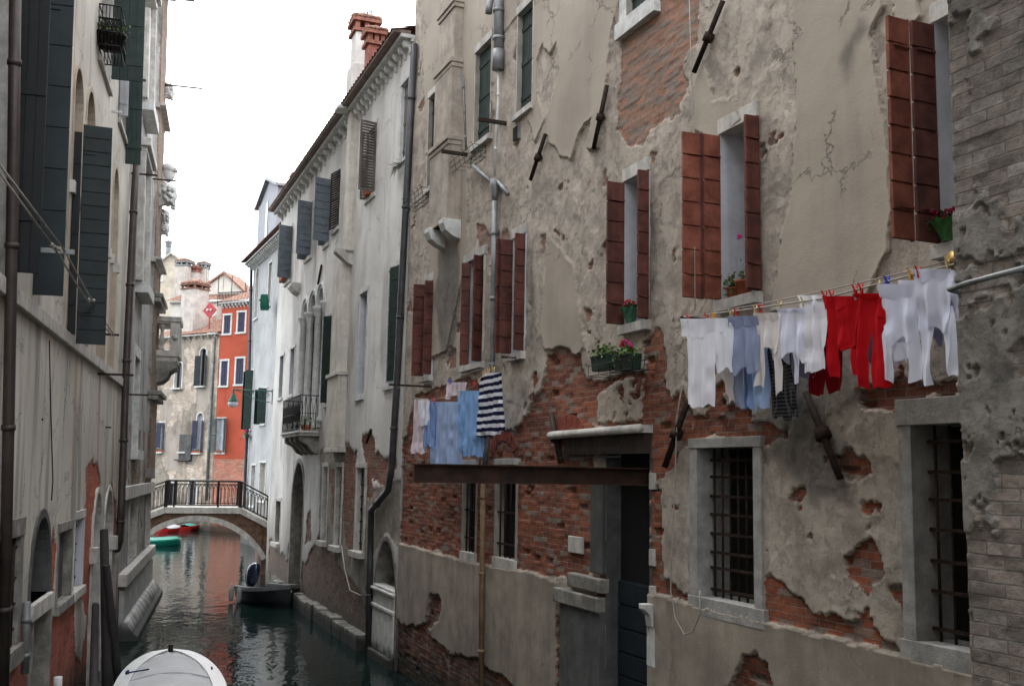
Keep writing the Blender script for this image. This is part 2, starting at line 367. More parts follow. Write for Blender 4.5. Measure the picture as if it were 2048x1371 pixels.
PIPEB = mat('brown_pipe', C(64, 56, 52), .5, .25, 3, .001, 40, metal=.2, streak=.4)
PIPEG = mat('zinc_pipe', C(120, 122, 122), .5, .3, 3, .002, 40, metal=.3, streak=.7)
PIPET = mat('tan_pipe', C(128, 106, 80), .7, .25, 3, .002, 40, streak=.7)
PIPEW = mat('white_pipe', C(190, 190, 186), .5, .15, 3, .001, 40, streak=.3)
TILE = mat('roof_tile', C(126, 90, 76), .85, .4, 6, .006, 30, col2=C(156, 122, 104))
TILED = mat('dark_roof_tile', C(110, 78, 66), .85, .4, 6, .006, 30)
BRICKP = mat('plain_red_brick', C(132, 88, 74), .9, .35, 7, .01, 30, streak=.3)
ROPE = mat('rope_grey', C(150, 146, 138), .9, .2, 30, .001, 100)
ROPED = mat('rope_dark', C(90, 86, 80), .9, .2, 30, .001, 100)
TERRA = mat('terracotta', C(150, 84, 56), .85, .25, 8, .002, 40)
LEAF = mat('leaf_green', C(62, 88, 42), .6, .5, 9, 0, col2=C(104, 130, 62))
LEAFD = mat('leaf_dark', C(44, 66, 34), .6, .4, 9, 0)
PLASTG = mat('green_plastic_box', C(28, 44, 36), .5, .2, 6, .001)
REDF = mat('red_petal', C(170, 20, 34), .6, .3, 20, 0)
PINKF = mat('pink_petal', C(200, 40, 120), .6, .3, 20, 0)
FOIL = mat('green_wrap', C(64, 108, 84), .35, .3, 8, .004, 20)

def window(W, parent, R, depth=.28, fr=(.1, .1, .14, .12), proud=.03, fm=None, rm=None, back=None, arch=0, sill=.05, mull=0, name='window', backd=None, label=None):
    u0, u1, z0, z1 = R[:4]; l, r, t, b = fr; fm = fm or STONE; m = MB(); g = .003
    rise = arch*(u1-u0)/2; sp = z1-rise
    if l: m.wb(W, u0-l, u0, z0, sp if arch else z1, -depth, proud)
    if r: m.wb(W, u1, u1+r, z0, sp if arch else z1, -depth, proud)
    if b: m.wb(W, u0-l-.04, u1+r+.04, z0-b, z0, -depth, proud+sill)
    if arch:
        n = 14; cu = (u0+u1)/2; hw = (u1-u0)/2; tk = max(l, .06)
        pt = lambda k, e: (cu+(hw+e)*math.cos(math.pi*k/n), sp+(rise+e)*math.sin(math.pi*k/n))
        for k in range(n): m.prism(W, [pt(k, 0), pt(k+1, 0), pt(k+1, tk), pt(k, tk)], -depth, proud)
    elif t: m.wb(W, u0-l-.02, u1+r+.02, z1, z1+t, -depth, proud+.012)
    root = part(m, name, fm, parent, bevel=.006, label=label)
    v = MB(); q = .03       # reveal lining where the frame has no member
    if not l or rm: v.wb(W, u0-q, u0+(g if l else 0), z0, sp, -depth-.02, (proud-g if l else .012))
    if not r or rm: v.wb(W, u1-(g if r else 0), u1+q, z0, sp, -depth-.02, (proud-g if r else .012))
    if not t and not arch: v.wb(W, u0, u1, z1, z1+q, -depth-.02, .01)
    if not b: v.wb(W, u0, u1, z0-q, z0, -depth-.02, .01)
    if v.v: part(v, 'reveal', rm or PLASG, root)
    p = MB(); d = backd or depth
    p.wb(W, u0-.02, u1+.02, z0-.02, z1+.02, -d-.04, -d+.002); part(p, 'pane', back or GLASS, root)
    if mull:
        k = MB(); w_ = .045
        k.wb(W, u0, u0+w_, z0, z1, -d+.004, -d+.05); k.wb(W, u1-w_, u1, z0, z1, -d+.004, -d+.05)
        k.wb(W, (u0+u1)/2-w_/2, (u0+u1)/2+w_/2, z0, z1, -d+.006, -d+.06)
        for i in range(mull+1):
            zz = z0+(z1-z0-w_)*i/mull; k.wb(W, u0+w_, u1-w_, zz, zz+w_, -d+.005, -d+.045)
        part(k, 'sash', WOODD if back is not CURT else PLASW, root)
    return root
def grille(W, root, R, w=-.08, nv=6, nh=6, r=.012, m=None):
    u0, u1, z0, z1 = R[:4]; g = MB()
    for i in range(nv):
        u = u0+(u1-u0)*(i+.5)/nv; g.tube([W.P(u, z0, w), W.P(u, z1, w)], r, 6)
    for j in range(nh):
        z = z0+(z1-z0)*(j+.5)/nh+random.uniform(-.03, .03); g.wb(W, u0, u1, z-.014, z+.014, w-.016, w+.016)
    part(g, 'grille', m or IRON, root)
def leaf(W, root, u, w0, z0, z1, ln, phi, n, m, style='board', name='shutter', th=.036):
    """shutter leaf from the hinge (u,w0) in the direction phi (0 along u, 90 straight out)"""
    a = W.d*math.cos(math.radians(phi))+W.n*math.sin(math.radians(phi)); b = np.cross([0, 0, 1.], a)
    g = MB(); o = W.P(u, z0, w0); h = z1-z0; Z = W.zd
    if style == 'louvre':
        s = .05
        for x in (0, ln-s): g.ob(o+a*x-b*th/2, a*s, b*th, Z*h)
        for zz in (0, h/2-s/2, h-s): g.ob(o+a*s-b*th*.45+Z*zz, a*(ln-2*s), b*th*.9, Z*s)
        k = int(h/.07)
        for i in range(k):
            g.ob(o+a*s-b*th*.4+Z*(h*(i+.3)/k), a*(ln-2*s), b*th*.75+Z*.03, Z*.014)
    elif style == 'vert':
        g.ob(o-b*.008, a*ln, b*.016, Z*h)
        for i in range(n):
            x0 = ln*i/n+.004; g.ob(o+a*x0-b*th/2, a*(ln/n-.008), b*th, Z*h)
        for zz in (.15, .5, .85): g.ob(o+a*.01-b*(th/2+.014)+Z*(h*zz-.04), a*(ln-.02), b*(th+.028), Z*.08)
    else:
        g.ob(o-b*.004+a*.004+Z*.004, a*(ln-.008), b*.008, Z*(h-.008))
        for i in range(n):
            zz = h*i/n+.010; j = random.uniform(-.0015, .0015)
            g.ob(o+a*.012-b*(th/2+j)+Z*zz, a*(ln-.012), b*(th+2*j), Z*(h/n-.020))
        g.ob(o-b*(th/2+.004), a*.012, b*(th+.008), Z*h)
    for zz in (.14, .86): g.ob(o-b*(th/2+.016)+Z*(h*zz), a*min(.2, ln*.8), b*(th+.032), Z*.022)
    part(g, name, m, root, bevel=.0025)
def tileroof(P0, A, B, n, name, m, parent, amp=.05):
    """corrugated tile slope: corner, vector along the eaves, vector up the slope, number of tile rows"""
    P0, A, B = map(np.array, (P0, A, B)); N = np.cross(A, B); N = N/np.linalg.norm(N)
    if N[2] < 0: N = -N
    k = n*6; rows = max(3, int(np.linalg.norm(B)/.35)); g = MB(); vs = []
    for j in range(rows+1):
        for e in (0, 1):
            for i in range(k+1):
                h = amp*abs(math.sin(math.pi*i/6))*1.0+(.03 if e == 0 else 0)+.02*math.sin(i*1.7+j*2.3)*.3
                vs.append(P0+A*i/k+B*min(1, (j+(0 if e == 0 else .98))/rows)*1.0+N*h)
    fs = [(r*(k+1)+i, r*(k+1)+i+1, (r+1)*(k+1)+i+1, (r+1)*(k+1)+i) for r in range(2*rows+1) for i in range(k)]
    g.add(vs, fs, False)
    return part(g, name, m, parent)
def modillions(W, parent, u0, u1, z, n, w=.0, size=.3, m=None, top=True):
    g = MB()
    if top:
        g.wb(W, u0, u1, z, z+.09, w-.2, w+size+.1); g.wb(W, u0, u1, z-.07, z, w-.2, w+size*.35)
    part(g, 'cornice', m or STONEW, parent, bevel=.01)
    for i in range(n):
        g = MB(); u = u0+(u1-u0)*(i+.5)/n; s = .065
        g.pprism(W, [(w-.02, z-.003), (w+size, z-.003), (w+size, z-.09), (w+size*.8, z-.16), (w+size*.45, z-.18), (w+size*.25, z-.28), (w-.02, z-.3)], u-s, u+s); part(g, 'modillion', m or STONEW, parent, bevel=.01)
def pipe(pts, r, m, parent, name='drainpipe', k=10, collars=0):
    g = MB(); g.tube(pts, r, k)
    pts = [np.array(p) for p in pts]
    for i in range(collars):
        t = (i+.5)/collars; L = [np.linalg.norm(pts[j+1]-pts[j]) for j in range(len(pts)-1)]; s = t*sum(L); j = 0
        while s > L[j] and j < len(L)-1: s -= L[j]; j += 1
        d = (pts[j+1]-pts[j])/L[j]; c = pts[j]+d*s; g.tube([c-d*.03, c+d*.03], r*1.22, k)
    return part(g, name, m, parent)
def body(W, parent, u0, u1, z1, w1=-.5, w0=-8, m=None, name='rear_wall'):
    g = MB(); g.wb(W, u0+.02, u1-.02, -1, z1-.05, w0, w1); return part(g, name, m or PLASG, parent)

# ------------------------------------------------------------------ the big ochre-grey house (right)
HB = math.radians(-22.5); WB = Wall((6.5*math.cos(HB), -6.5*math.sin(HB)), -22.5, 'R')
house = thing('house', 'tall grey brown house with peeling plaster, bare brick and red brown shutters', 'house', WB.P(13, 0, -4))
def RB(xl, xr, z0, z1, y=700):
    a = WB.px(xl, y)[0]; b = WB.px(xr, y)[0]; return (min(a, b), max(a, b), z0, z1)
ZT, ZB_ = 7.93, 6.02
B1, B2, B3, B4, B5 = RB(851, 866, ZB_, ZT, 670), RB(937, 968, ZB_, ZT, 620), RB(1027, 1051, ZB_, ZT, 600), RB(1252, 1297, ZB_, ZT, 500), RB(1446, 1517, ZB_, ZT-.02, 430)
a6 = WB.px(1882, 300)[0]; B6 = (a6-.95, a6, ZB_, ZT)
G1 = R4(WB, 858, 200, 378, 873); G2 = R4(WB, 952, 110, 292, 983); G3 = R4(WB, 1037, 33, 230, 1067)
_g = R4(WB, 1256, 40, 60, 1298); G4 = (_g[0], _g[1], _g[3], _g[3]+1.9)
L1w = (WB.px(1926, 1100)[0]-.45, WB.px(1833, 1100)[0], WB.px(1833, 1280)[1], WB.px(1833, 850)[1])
L2w = R4(WB, 1398, 896, 1191, 1511); L3w = R4(WB, 991, 929, 1112, 1032); L4w = R4(WB, 926, 930, 1101, 952)
DOOR = (WB.px(1299, 1100)[0], WB.px(1212, 1100)[0], -.4, WB.px(1299, 876)[1])
G5 = RB(1372, 1372, 9.9, 11.7); 
OPB = [B1, B2, B3, B4, B5, B6, G1, G2, G3, G4, L1w, L2w, L3w, L4w, DOOR]
BK = [[(1092, 702), (1130, 698), (1162, 708), (1172, 762), (1215, 760), (1245, 745), (1290, 745), (1300, 690), (1318, 655), (1335, 700), (1328, 760), (1345, 800), (1368, 775), (1385, 830), (1385, 885), (1330, 960), (1300, 965), (1300, 860), (1190, 850), (1190, 862), (1190, 1150), (1118, 1162), (955, 1127), (800, 1087), (803, 960), (808, 880), (830, 790), (900, 760), (985, 745), (1000, 800), (1010, 860), (1040, 850), (1060, 800), (1085, 770)],
      [(1296, 940), (1325, 975), (1330, 1150), (1385, 1190), (1385, 1218), (1296, 1190)],
      [(1240, 85), (1300, 25), (1330, -20), (1400, -20), (1395, 80), (1365, 120), (1380, 170), (1360, 210), (1365, 230), (1300, 260), (1285, 300), (1250, 290), (1235, 250), (1238, 160)],
      [(1527, 1150), (1560, 1168), (1610, 1190), (1625, 1228), (1690, 1245), (1700, 1288), (1527, 1248)],
      [(1385, 832), (1460, 830), (1540, 850), (1580, 850), (1575, 875), (1530, 880), (1385, 875)],
      [(1665, 905), (1700, 900), (1738, 925), (1745, 945), (1720, 960), (1675, 948)],
      [(1690, 1110), (1712, 1090), (1745, 1082), (1765, 1120), (1770, 1150), (1735, 1172), (1700, 1160)],
      [(1662, 1230), (1740, 1240), (1765, 1275), (1808, 1290), (1808, 1315), (1700, 1290)],
      [(1710, 778), (1800, 760), (1926, 742), (1926, 800), (1830, 810), (1720, 820)],
      [(953, 452), (972, 448), (985, 480), (982, 510), (958, 505)], [(1003, 460), (1015, 455), (1018, 478), (1004, 482)],
      [(1082, 470), (1098, 455), (1092, 500), (1080, 540)], [(1395, 880), (1400, 870), (1385, 900)],
      [(1300, 300), (1312, 305), (1305, 325), (1296, 320)], [(1608, 1062), (1628, 1066), (1626, 1080), (1606, 1078)],
      [(1728, 1010), (1745, 1012), (1742, 1025), (1727, 1022)], [(898, 690), (912, 695), (915, 745), (898, 740)],
      [(1285, 690), (1310, 640), (1330, 660), (1330, 740), (1290, 745)],
      [(1497, 1303), (1510, 1296), (1530, 1312), (1546, 1345), (1560, 1400), (1440, 1400), (1465, 1360), (1480, 1330)],
      [(862, 1188), (888, 1192), (882, 1240), (864, 1262), (852, 1250)],
      [(798, 1240), (815, 1252), (850, 1240), (868, 1275), (905, 1300), (960, 1315), (1010, 1350), (1060, 1420), (780, 1420), (780, 1260)],
      [(1112, 1225), (1126, 1225), (1128, 1420), (1114, 1420)]]
UNI = [[(985, 722), (1050, 715), (1068, 760), (1055, 830), (1018, 850), (1000, 800)], [(1195, 790), (1250, 752), (1288, 760), (1282, 835), (1195, 848)],
       [(1335, 700), (1382, 700), (1372, 770), (1352, 795), (1335, 760)], [(1030, 790), (1052, 790), (1045, 818), (1028, 815)]]
TOP = [[(1055, -40), (1250, -40), (1228, 60), (1217, 160), (1195, 235), (1178, 245), (1162, 262), (1145, 322), (1125, 312), (1112, 292), (1100, 288), (1098, 230), (1120, 150), (1116, 84), (1102, 108), (1092, 96), (1088, 82), (1076, 120), (1078, 190), (1092, 240), (1072, 290), (1060, 240), (1070, 130)],
       [(1590, -40), (1775, -40), (1772, 10), (1742, 70), (1760, 170), (1782, 300), (1790, 420), (1785, 500), (1740, 590), (1620, 640), (1545, 625), (1565, 480), (1585, 400), (1600, 220), (1592, 100)],
       [(1783, -40), (1850, -40), (1845, 40), (1822, 55), (1800, 40)],
       [(1098, 465), (1150, 533), (1159, 606), (1172, 693), (1156, 712), (1120, 700), (1092, 701), (1085, 664), (1092, 570)],
       [(842, -40), (1040, -40), (1040, 30), (990, 90), (985, 200), (940, 330), (935, 520), (895, 700), (862, 720), (862, 480), (858, 300), (848, 100)],
       [(1388, 180), (1412, 120), (1432, 200), (1472, 190), (1490, 240), (1440, 285), (1390, 265)], [(1195, 170), (1216, 165), (1200, 300), (1178, 295)],
       [(1320, 10), (1345, 10), (1345, 90), (1330, 95)]]
PLN = [[(797, 1085), (955, 1127), (1056, 1142), (1118, 1162), (1118, 1230), (1145, 1500), (760, 1500), (790, 1290)], [(1285, 1184), (1318, 1188), (1926, 1340), (2100, 1384), (2100, 1700), (1270, 1700)]]
STN = [[(880, 480), (918, 480), (926, 600), (905, 722), (882, 712), (872, 600)], [(1560, 780), (1640, 800), (1700, 900), (1700, 1000), (1620, 1000), (1545, 900)],
       [(1515, 290), (1528, 290), (1530, 600), (1517, 600)], [(1058, 500), (1068, 480), (1072, 640), (1060, 690)], [(1715, 90), (1740, 60), (1725, 40), (1690, 120), (1700, 160)],
       [(1297, 380), (1305, 380), (1308, 640), (1298, 640)], [(1195, 860), (1300, 860), (1300, 940), (1195, 940)]]
def fieldB(U, Z):
    n1 = fbm(U/.45, Z/.45, 4, 1); n2 = fbm(U/.11, Z/.11, 3, 5)
    brk = polys(WB, U, Z, BK)
    brk = np.minimum(brk, -polys(WB, U, Z, UNI))
    top = polys(WB, U, Z, TOP); pln = polys(WB, U, Z, PLN)
    brk = brk+n1*.20+n2*.10-.02
    sp = (fbm(U/.45, Z/.4, 4, 11)-.20)*1.1; sp = np.where(Z < 5.9, sp+.03, sp-.03); brk = np.maximum(brk, np.minimum(sp, -top-.1))
    top = top+n1*.10+n2*.05
    jp = n2*.05+n1*.03
    pln = pln+jp; brk = np.where((pln > 0), np.minimum(brk, polys(WB, U, Z, BK[-4:])+n1*.12+n2*.12), brk)
    row = np.floor(Z/.074).astype(int); col = np.floor((U+np.where(row % 2 == 0, .12, 0))/.24).astype(int)
    rb = _rt_[row & 255, col & 255]; rb2 = _rt_[(row+77) & 255, (col+31) & 255]
    bh = -.022+(rb-.5)*.012-np.where((rb2 > .965) & (Z < 5.9), .05, 0)+fbm(U/.05, Z/.05, 2, 9)*.012
    uh = fbm(U/.22, Z/.22, 4, 3)*.018+fbm(U/1.4, Z/1.4, 2, 4)*.04
    lay = np.where(fbm(U/.5, Z/.5, 4, 21) > .06, .012, 0.)       # flaking layers
    th = .03+fbm(U/1.2, Z/1.2, 2, 4)*.04+curl(top, .012)
    ph = .035+fbm(U/1.5, Z/1.5, 2, 6)*.02+curl(pln, .01)
    w = np.where(top > 0, th, uh+lay*.6+curl(-brk, .005)); w = np.where(brk > 0, bh, w); w = np.where((pln > 0) & (brk <= 0), ph, w)
    stn = sstep(polys(WB, U, Z, STN)+n1*.3, -.08, .15)*.75
    return dict(w=w, brk=brk, top=top, pln=pln, stn=stn)
MB_ = wallmat('peeling_plaster_brown', C(160, 150, 137), C(163, 153, 141), C(138, 80, 57), C(92, 58, 48), C(140, 130, 120), plinth=C(152, 142, 129), streak=.16,
              bsplit=(5.2, C(160, 120, 98), .82), grime=.2)
usB = 4.6+np.cumsum(np.concatenate([[0], np.interp(np.linspace(0, 1, 640), [0, 1], [.0165, .037])])); usB = usB[usB < 21.66]; usB = np.append(usB, 21.66)
facade('front_wall', WB, usB, np.concatenate([rng(-.6, 9.6, .021), rng(9.63, 16.4, .03)]), OPB, fieldB, MB_, house)
body(WB, house, 4.6, 21.66, 16.4)
modillions(WB, house, 4.6, 21.66, 16.5, 24)
tileroof(WB.P(4.6, 16.6, .45), WB.d*17, WB.n*-4.6+np.array([0, 0, 1.6]), 60, 'roof', TILE, house)

# shuttered windows of the first floor
def px_w(u, x, y): return WB.perp(u, x, y)[0]
def red_window(R, spec, back, label, fr=(.02, .02, .17, .12), rm=PLASW, depth=.34, **k):
    r = window(WB, house, R, depth, fr, .03, rm=rm, back=back, sill=.07, label=label, **k)
    for (u, w0, w1, n, m, dphi) in spec:
        s = 1 if w1 > w0 else -1
        leaf(WB, r, u, w0, R[2]+.01, R[3]-.01, abs(w1-w0), 90*s+dphi, n, m)
    return r
y5 = 440
w_a = px_w(B5[1], 1409, y5); w_b = px_w(B5[1], 1370, y5)
r5 = red_window(B5, [(B5[1]+.02, .03, w_a, 7, REDSH, 2), (B5[1]+.045, w_a+.035, w_b, 7, REDSH, -2), (B5[1]+.035, w_a+.002, w_a+.034, 1, REDDK, 0), (B5[0], .03, .17, 7, REDSH, 4), (B5[0]-.05, .03, .2, 7, REDDK, 3)], PLASW, 'window with brick red folding shutters open and pots on its sill')
w_a = px_w(B6[1], 1832, 300); w_b = px_w(B6[1], 1785, 300)
red_window(B6, [(B6[1]+.02, .03, w_a, 8, REDDK, 1), (B6[1]+.04, w_a+.02, w_b, 8, REDSH, 4)], PLASW, 'window with red brown shutters, cut off by the near brick wall')
w_a = px_w(B4[1], 1249, 500); w_b = px_w(B4[1], 1214, 500)
red_window(B4, [(B4[1]+.01, .03, w_b, 7, REDDK, 1), (B4[0], .03, .15, 7, REDDK, 6), (B4[0]-.04, .03, .18, 7, REDDK, 2)], PLASW, 'window with dark red shutters above the planter with pink flowers')
w_a = px_w(B3[1], 1001, 600); w_b = px_w(B3[1], 990, 600)
red_window(B3, [(B3[1]+.01, .03, w_a, 7, REDDK, 0), (B3[1]+.03, w_a+.012, w_b, 7, REDDK, 30), (B3[0], .03, .2, 7, REDDK, 4)], PLASW, 'dark red shuttered window right of the grey pipe')
red_window(B2, [(B2[1]-.05, .0, .16, 7, REDDK, -30), (B2[0]+.12, -.02, .22, 7, REDDK, 25)], DARK, 'window with dark red shutters half closed and a white jamb', fr=(.05, .22, .16, .1), depth=.3)
w_b = px_w(B1[1], 825, 670)
red_window(B1, [(B1[1]+.01, .03, w_b, 7, REDDK, 0), (B1[0], .03, .2, 7, REDDK, 5)], DARK, 'dark red shuttered window beside the pale house')
# closed green shutters of the second floor
for R, n in ((G1, 1), (G2, 2), (G3, 2), (G4, 2)):
    w4 = R is G4
    r = window(WB, house, R, .16, (.22 if w4 else .03, .2 if w4 else .03, .14, .22 if w4 else .1), .03, fm=STONEW if w4 else STONE, rm=PLASG, back=DARK)
    L = (R[1]-R[0])/2-.006
    for k in range(2): leaf(WB, r, R[0]+.004+k*(L+.004), -.08, R[2]+.01, R[3]-.01, L, 0, 3, GRNSH, 'vert')
# barred ground floor windows
fj = [WB.px(a, 1050)[0]-WB.px(b, 1050)[0] for a, b in ((1808, 1833), (1384, 1398), (1511, 1527))]
for R, fr, nv, nh, fm in ((L1w, (.1, fj[0], .22, .2), 6, 7, STONEF), (L2w, (fj[2], fj[1], .11, .2), 7, 8, STONEF), (L3w, (0, 0, .1, .16), 4, 3, STONE), (L4w, (0, 0, .1, .16), 4, 3, STONE)):
    sm = R in (L3w, L4w); r = window(WB, house, R, .16 if sm else .42, fr, .03, fm=fm, back=DARK, sill=.008, rm=None); grille(WB, r, R, -.05 if sm else -.16, nv, nh, .013)
# stone water door with its canopy
g = MB(); u0, u1, _, z1 = DOOR; zc = WB.px(1215, 1160)[1]
g.wb(WB, u0-.02, u0, -.5, z1, -.5, .0); g.wb(WB, u1, u1+.02, -.5, z1, -.5, 0); g.wb(WB, u0-.02, u1+.02, z1, z1+.04, -.5, -.0)
dw = part(g, 'doorway', CONC, house)
g = MB(); g.wb(WB, u0, u1, zc, z1, -.3, -.22); part(g, 'fanlight_panel', DARK, dw)
g = MB(); nb = 11; h = (zc+.5)/nb
g.wb(WB, u0, u1, -.5, zc, -.24, -.20)
for i in range(nb): g.wb(WB, u0+.03, u1-.03, -.5+i*h+.012, -.5+(i+1)*h-.012, -.21, -.165)
part(g, 'door', DOORM, dw, bevel=.004)
g = MB(); uL = WB.px(1120, 868)[0]; zc2 = WB.px(1299, 857)[1]
g.tube([WB.P(u0-.05, zc2+.0, .16), WB.P(uL, zc2-.02, .16)], .055, 10); g.wb(WB, u0-.05, uL, zc2-.05, zc2+.045, -.02, .16); part(g, 'canopy_moulding', STONE, house)
g = MB(); g.wb(WB, u0-.02, uL-.35, zc2-.3, zc2-.07, -.02, .09); part(g, 'lintel_beam', WOODD, house)
def UZ(x, y): return WB.px(x, y)
g = MB(); a = UZ(1187, 1000); b = UZ(1215, 1000); g.wb(WB, u1+.004, a[0], UZ(1187, 1143)[1], UZ(1187, 965)[1], -.05, .05)
g.wb(WB, u1+.004, UZ(1129, 1300)[0], -.5, UZ(1129, 1200)[1], -.05, .08); part(g, 'jamb_pier', CONC, house, bevel=.01)
g = MB(); g.wb(WB, u1-.02, UZ(1146, 1155)[0], UZ(1146, 1171)[1], UZ(1146, 1143)[1], -.05, .1); part(g, 'impost_block', STONED, house, bevel=.02); g = MB(); g.wb(WB, u1+.01, UZ(1120, 1180)[0], UZ(1120, 1201)[1], UZ(1120, 1172)[1], -.03, .12)
part(g, 'impost_block', STONED, house, bevel=.02)
g = MB(); g.wb(WB, UZ(1166, 1100)[0], UZ(1138, 1100)[0], UZ(1138, 1103)[1], UZ(1138, 1070)[1], -.02, .02); part(g, 'stone_block', STONE, house, bevel=.01)
g = MB()
g.pprism(WB, [(0, UZ(1290, 1247)[1]), (.06, UZ(1290, 1247)[1]), (.08, UZ(1290, 1225)[1]), (.16, UZ(1290, 1212)[1]), (.16, UZ(1290, 1202)[1]), (0, UZ(1290, 1202)[1])], u0-.02, u0-.16)
g.wb(WB, u0-.2, u0-.0, UZ(1290, 1326)[1], UZ(1290, 1247)[1], -.03, .04); g.wb(WB, u0-.13, u0-.0, -.5, UZ(1290, 1326)[1]-.01, -.03, .035); part(g, 'carved_bracket', STONEW, house, bevel=.008)
for x, y0, y1 in ((1290, 945, 978), (1288, 1095, 1128), (1290, 1168, 1200)): g = MB(); g.wb(WB, u0-.12, u0, UZ(x, y1)[1], UZ(x, y0)[1], -.05, .012); part(g, 'quoin_block', STONE, house, bevel=.008)
# chimney flue built onto the wall
uf0, uf1 = UZ(927, 300)[0], WB.px(861, 300, .3)[0]; wf = .3
g = MB(); zb = UZ(927, 440)[1]; zs1, zs2, zs3 = UZ(927, 278)[1], UZ(927, 125)[1], UZ(927, 8)[1]
g.wb(WB, uf0, uf1, zb, zs1, -.05, wf); g.wb(WB, uf0+.05, uf1-.05, zs1, zs2, -.05, wf-.04); g.wb(WB, uf0+.1, uf1-.1, zs2, zs3, -.05, wf-.09); g.wb(WB, uf0+.12, uf1-.12, zs3, 16.4, -.05, wf-.04)
fl = part(g, 'flue', mat('flue_plaster', C(152, 142, 130), .85, .25, 2.5, .008, 14, streak=.45), house, bevel=.01)
for z, e in ((zs1, 0), (zs2, .05), (zs3, .08)):
    g = MB(); g.wb(WB, uf0+e-.04, uf1-e+.04, z-.05, z+.04, -.02, wf-e+.05); g.wb(WB, uf0+e-.02, uf1-e+.02, z-.14, z-.05, -.02, wf-e+.02); part(g, 'flue_ledge', mat('flue_plaster', (0, 0, 0)), fl, bevel=.01)
for uu in (uf0-.02, uf1-.26):
    g = MB()
    pts = [(0, zb+.02), (wf+.08, zb+.02), (wf+.08, zb-.06), (wf+.02, zb-.2), (wf-.12, zb-.30), (.0, zb-.36)]; g.pprism(WB, pts, uu, uu+.28); part(g, 'flue_bracket', STONEW, fl, bevel=.012)
g = MB(); g.wb(WB, uf0+.27, uf1-.31, zb-.02, zb-.001, 0, wf-.02); part(g, 'flue_underside_shade', DARK, fl)  # near-black slab between the brackets, painting in the shade under the flue
# pipes
W8 = lambda x, y, w=.08: WB.P(*WB.px(x, y, w), w)
pipe([W8(998, -60, .1), W8(997, 105, .1)], .085, PIPEG, house, 'soil_pipe', 12, 3)
pipe([W8(997, 100, .1), W8(996, 140, .1)], .105, PIPEG, house, 'soil_pipe_joint', 12)
pipe([W8(985, -20, .15), W8(978, 15, .25), W8(977, 28, .25)], .06, PIPEG, house, 'vent_elbow')
pipe([W8(997, 138), W8(997, 200), W8(993, 260), W8(989, 352)], .025, PIPEW, house, 'waste_pipe', 8, 2)
g = MB(); a = W8(990, 400); g.lathe(a, [(.045, 0), (.06, .1), (.085, .22), (.09, .36), (.06, .36)], 10); part(g, 'hopper', PIPEG, house)
pipe([W8(946, 332), W8(985, 366)], .035, PIPEG, house, 'branch_pipe'); pipe([W8(995, 362), W8(1016, 388)], .035, PIPEG, house, 'branch_pipe')
pipe([W8(990, 402), W8(987, 560), W8(984, 740), W8(972, 900), W8(969, 930)], .05, mat('zinc_pipe', (0, 0, 0)), house, 'drainpipe', 10, 4)
pipe([W8(968, 920, .07), W8(965, 1080, .09), W8(962, 1380, .09)], .045, PIPET, house, 'drainpipe', 10, 3)
pipe([W8(926, 150, .05), W8(929, 220, .05), W8(932, 300, .05)], .02, PIPEG, house, 'cable_duct', 6, 3)
# iron wall ties and brackets
def tie(x0, y0, x1, y1, th=.035, knob=True, w=.07):
    g = MB(); a, b = W8(x0, y0, w), W8(x1, y1, w); g.tube([a, b], th, 4)
    if knob: c = a*.5+b*.5; d = (b-a)/np.linalg.norm(b-a); g.tube([c-d*.05, c+d*.05], th*1.7, 8); g.tube([c-WB.n*w, c], th*.8, 6)
    part(g, 'wall_tie', IRON, house)
for t in ((1446, 2, 1388, 145), (1214, 170, 1187, 298), (1091, 268, 1061, 360), (1612, 785, 1680, 955, .045), (1376, 800, 1330, 932, .045), (1102, 826, 1122, 925, .05)): tie(*t)
def bar(x, y, xo, name='wall_bracket', r=.022, m=IRON, z=None):   # an iron bar square to the wall, its outer end seen at column xo
    u, zz = WB.px(x, y); w = WB.perp(u, xo, y)[0]; g = MB(); a = WB.P(u, zz, -.02); b = WB.P(u, zz, w); g.ob(a-WB.d*r-np.array([0, 0, r]), WB.d*2*r, np.array([0, 0, 2*r]), b-a)
    part(g, name, m, house); return u, zz, w
bar(1012, 247, 957, r=.03); bar(938, 310, 883, r=.03); bar(863, 773, 778, r=.018); bar(1412, 640, 1362, r=.02); bar(1043, 716, 1003, r=.018)
g = MB(); a = UZ(1042, 250); b = UZ(1031, 284); g.wb(WB, a[0], b[0], b[1], a[1], 0, .05); vg = part(g, 'vent_frame', PIPEG, house)
g = MB()
for i in range(9): zz = b[1]+(a[1]-b[1])*(i+.5)/9; g.wb(WB, a[0]+.02, b[0]-.02, zz-.008, zz+.006, .05, .062)
part(g, 'vent_slats', IRONB, vg)
# brick relieving arches bedded in the wall above the barred windows
def brick_arch(cx, cy, r, th, n, col):
    g = MB(); cu, cz = UZ(cx, cy)
    for i in range(n):
        a = math.pi*(.14+.72*i/n); b = math.pi*(.14+.72*(i+.86)/n); p = lambda q, rr: (cu+rr*math.cos(q), cz+rr*.8*math.sin(q))
        g.prism(WB, [p(a, r), p(b, r), p(b, r+th), p(a, r+th)], -.05, -.006+random.uniform(-.008, .006))
    part(g, 'relieving_arch', col, house, bevel=.004)
BR1 = mat('arch_brick', C(120, 60, 46), .9, .35, 9, .01, 30)
brick_arch(1134, 905, .32, .36, 17, BR1); brick_arch(1004, 925, .45, .22, 19, BR1)
g = MB()
for i in range(26):
    u = UZ(1140+i*5, 930)[0]; g.tube([WB.P(u, 4.34, .2), WB.P(u, 4.46, .2+random.uniform(-.05, .05))], .003, 4)
g.wb(WB, UZ(1270, 930)[0], UZ(1140, 930)[0], 4.33, 4.345, .19, .21); part(g, 'bird_spikes', IRONB, house)
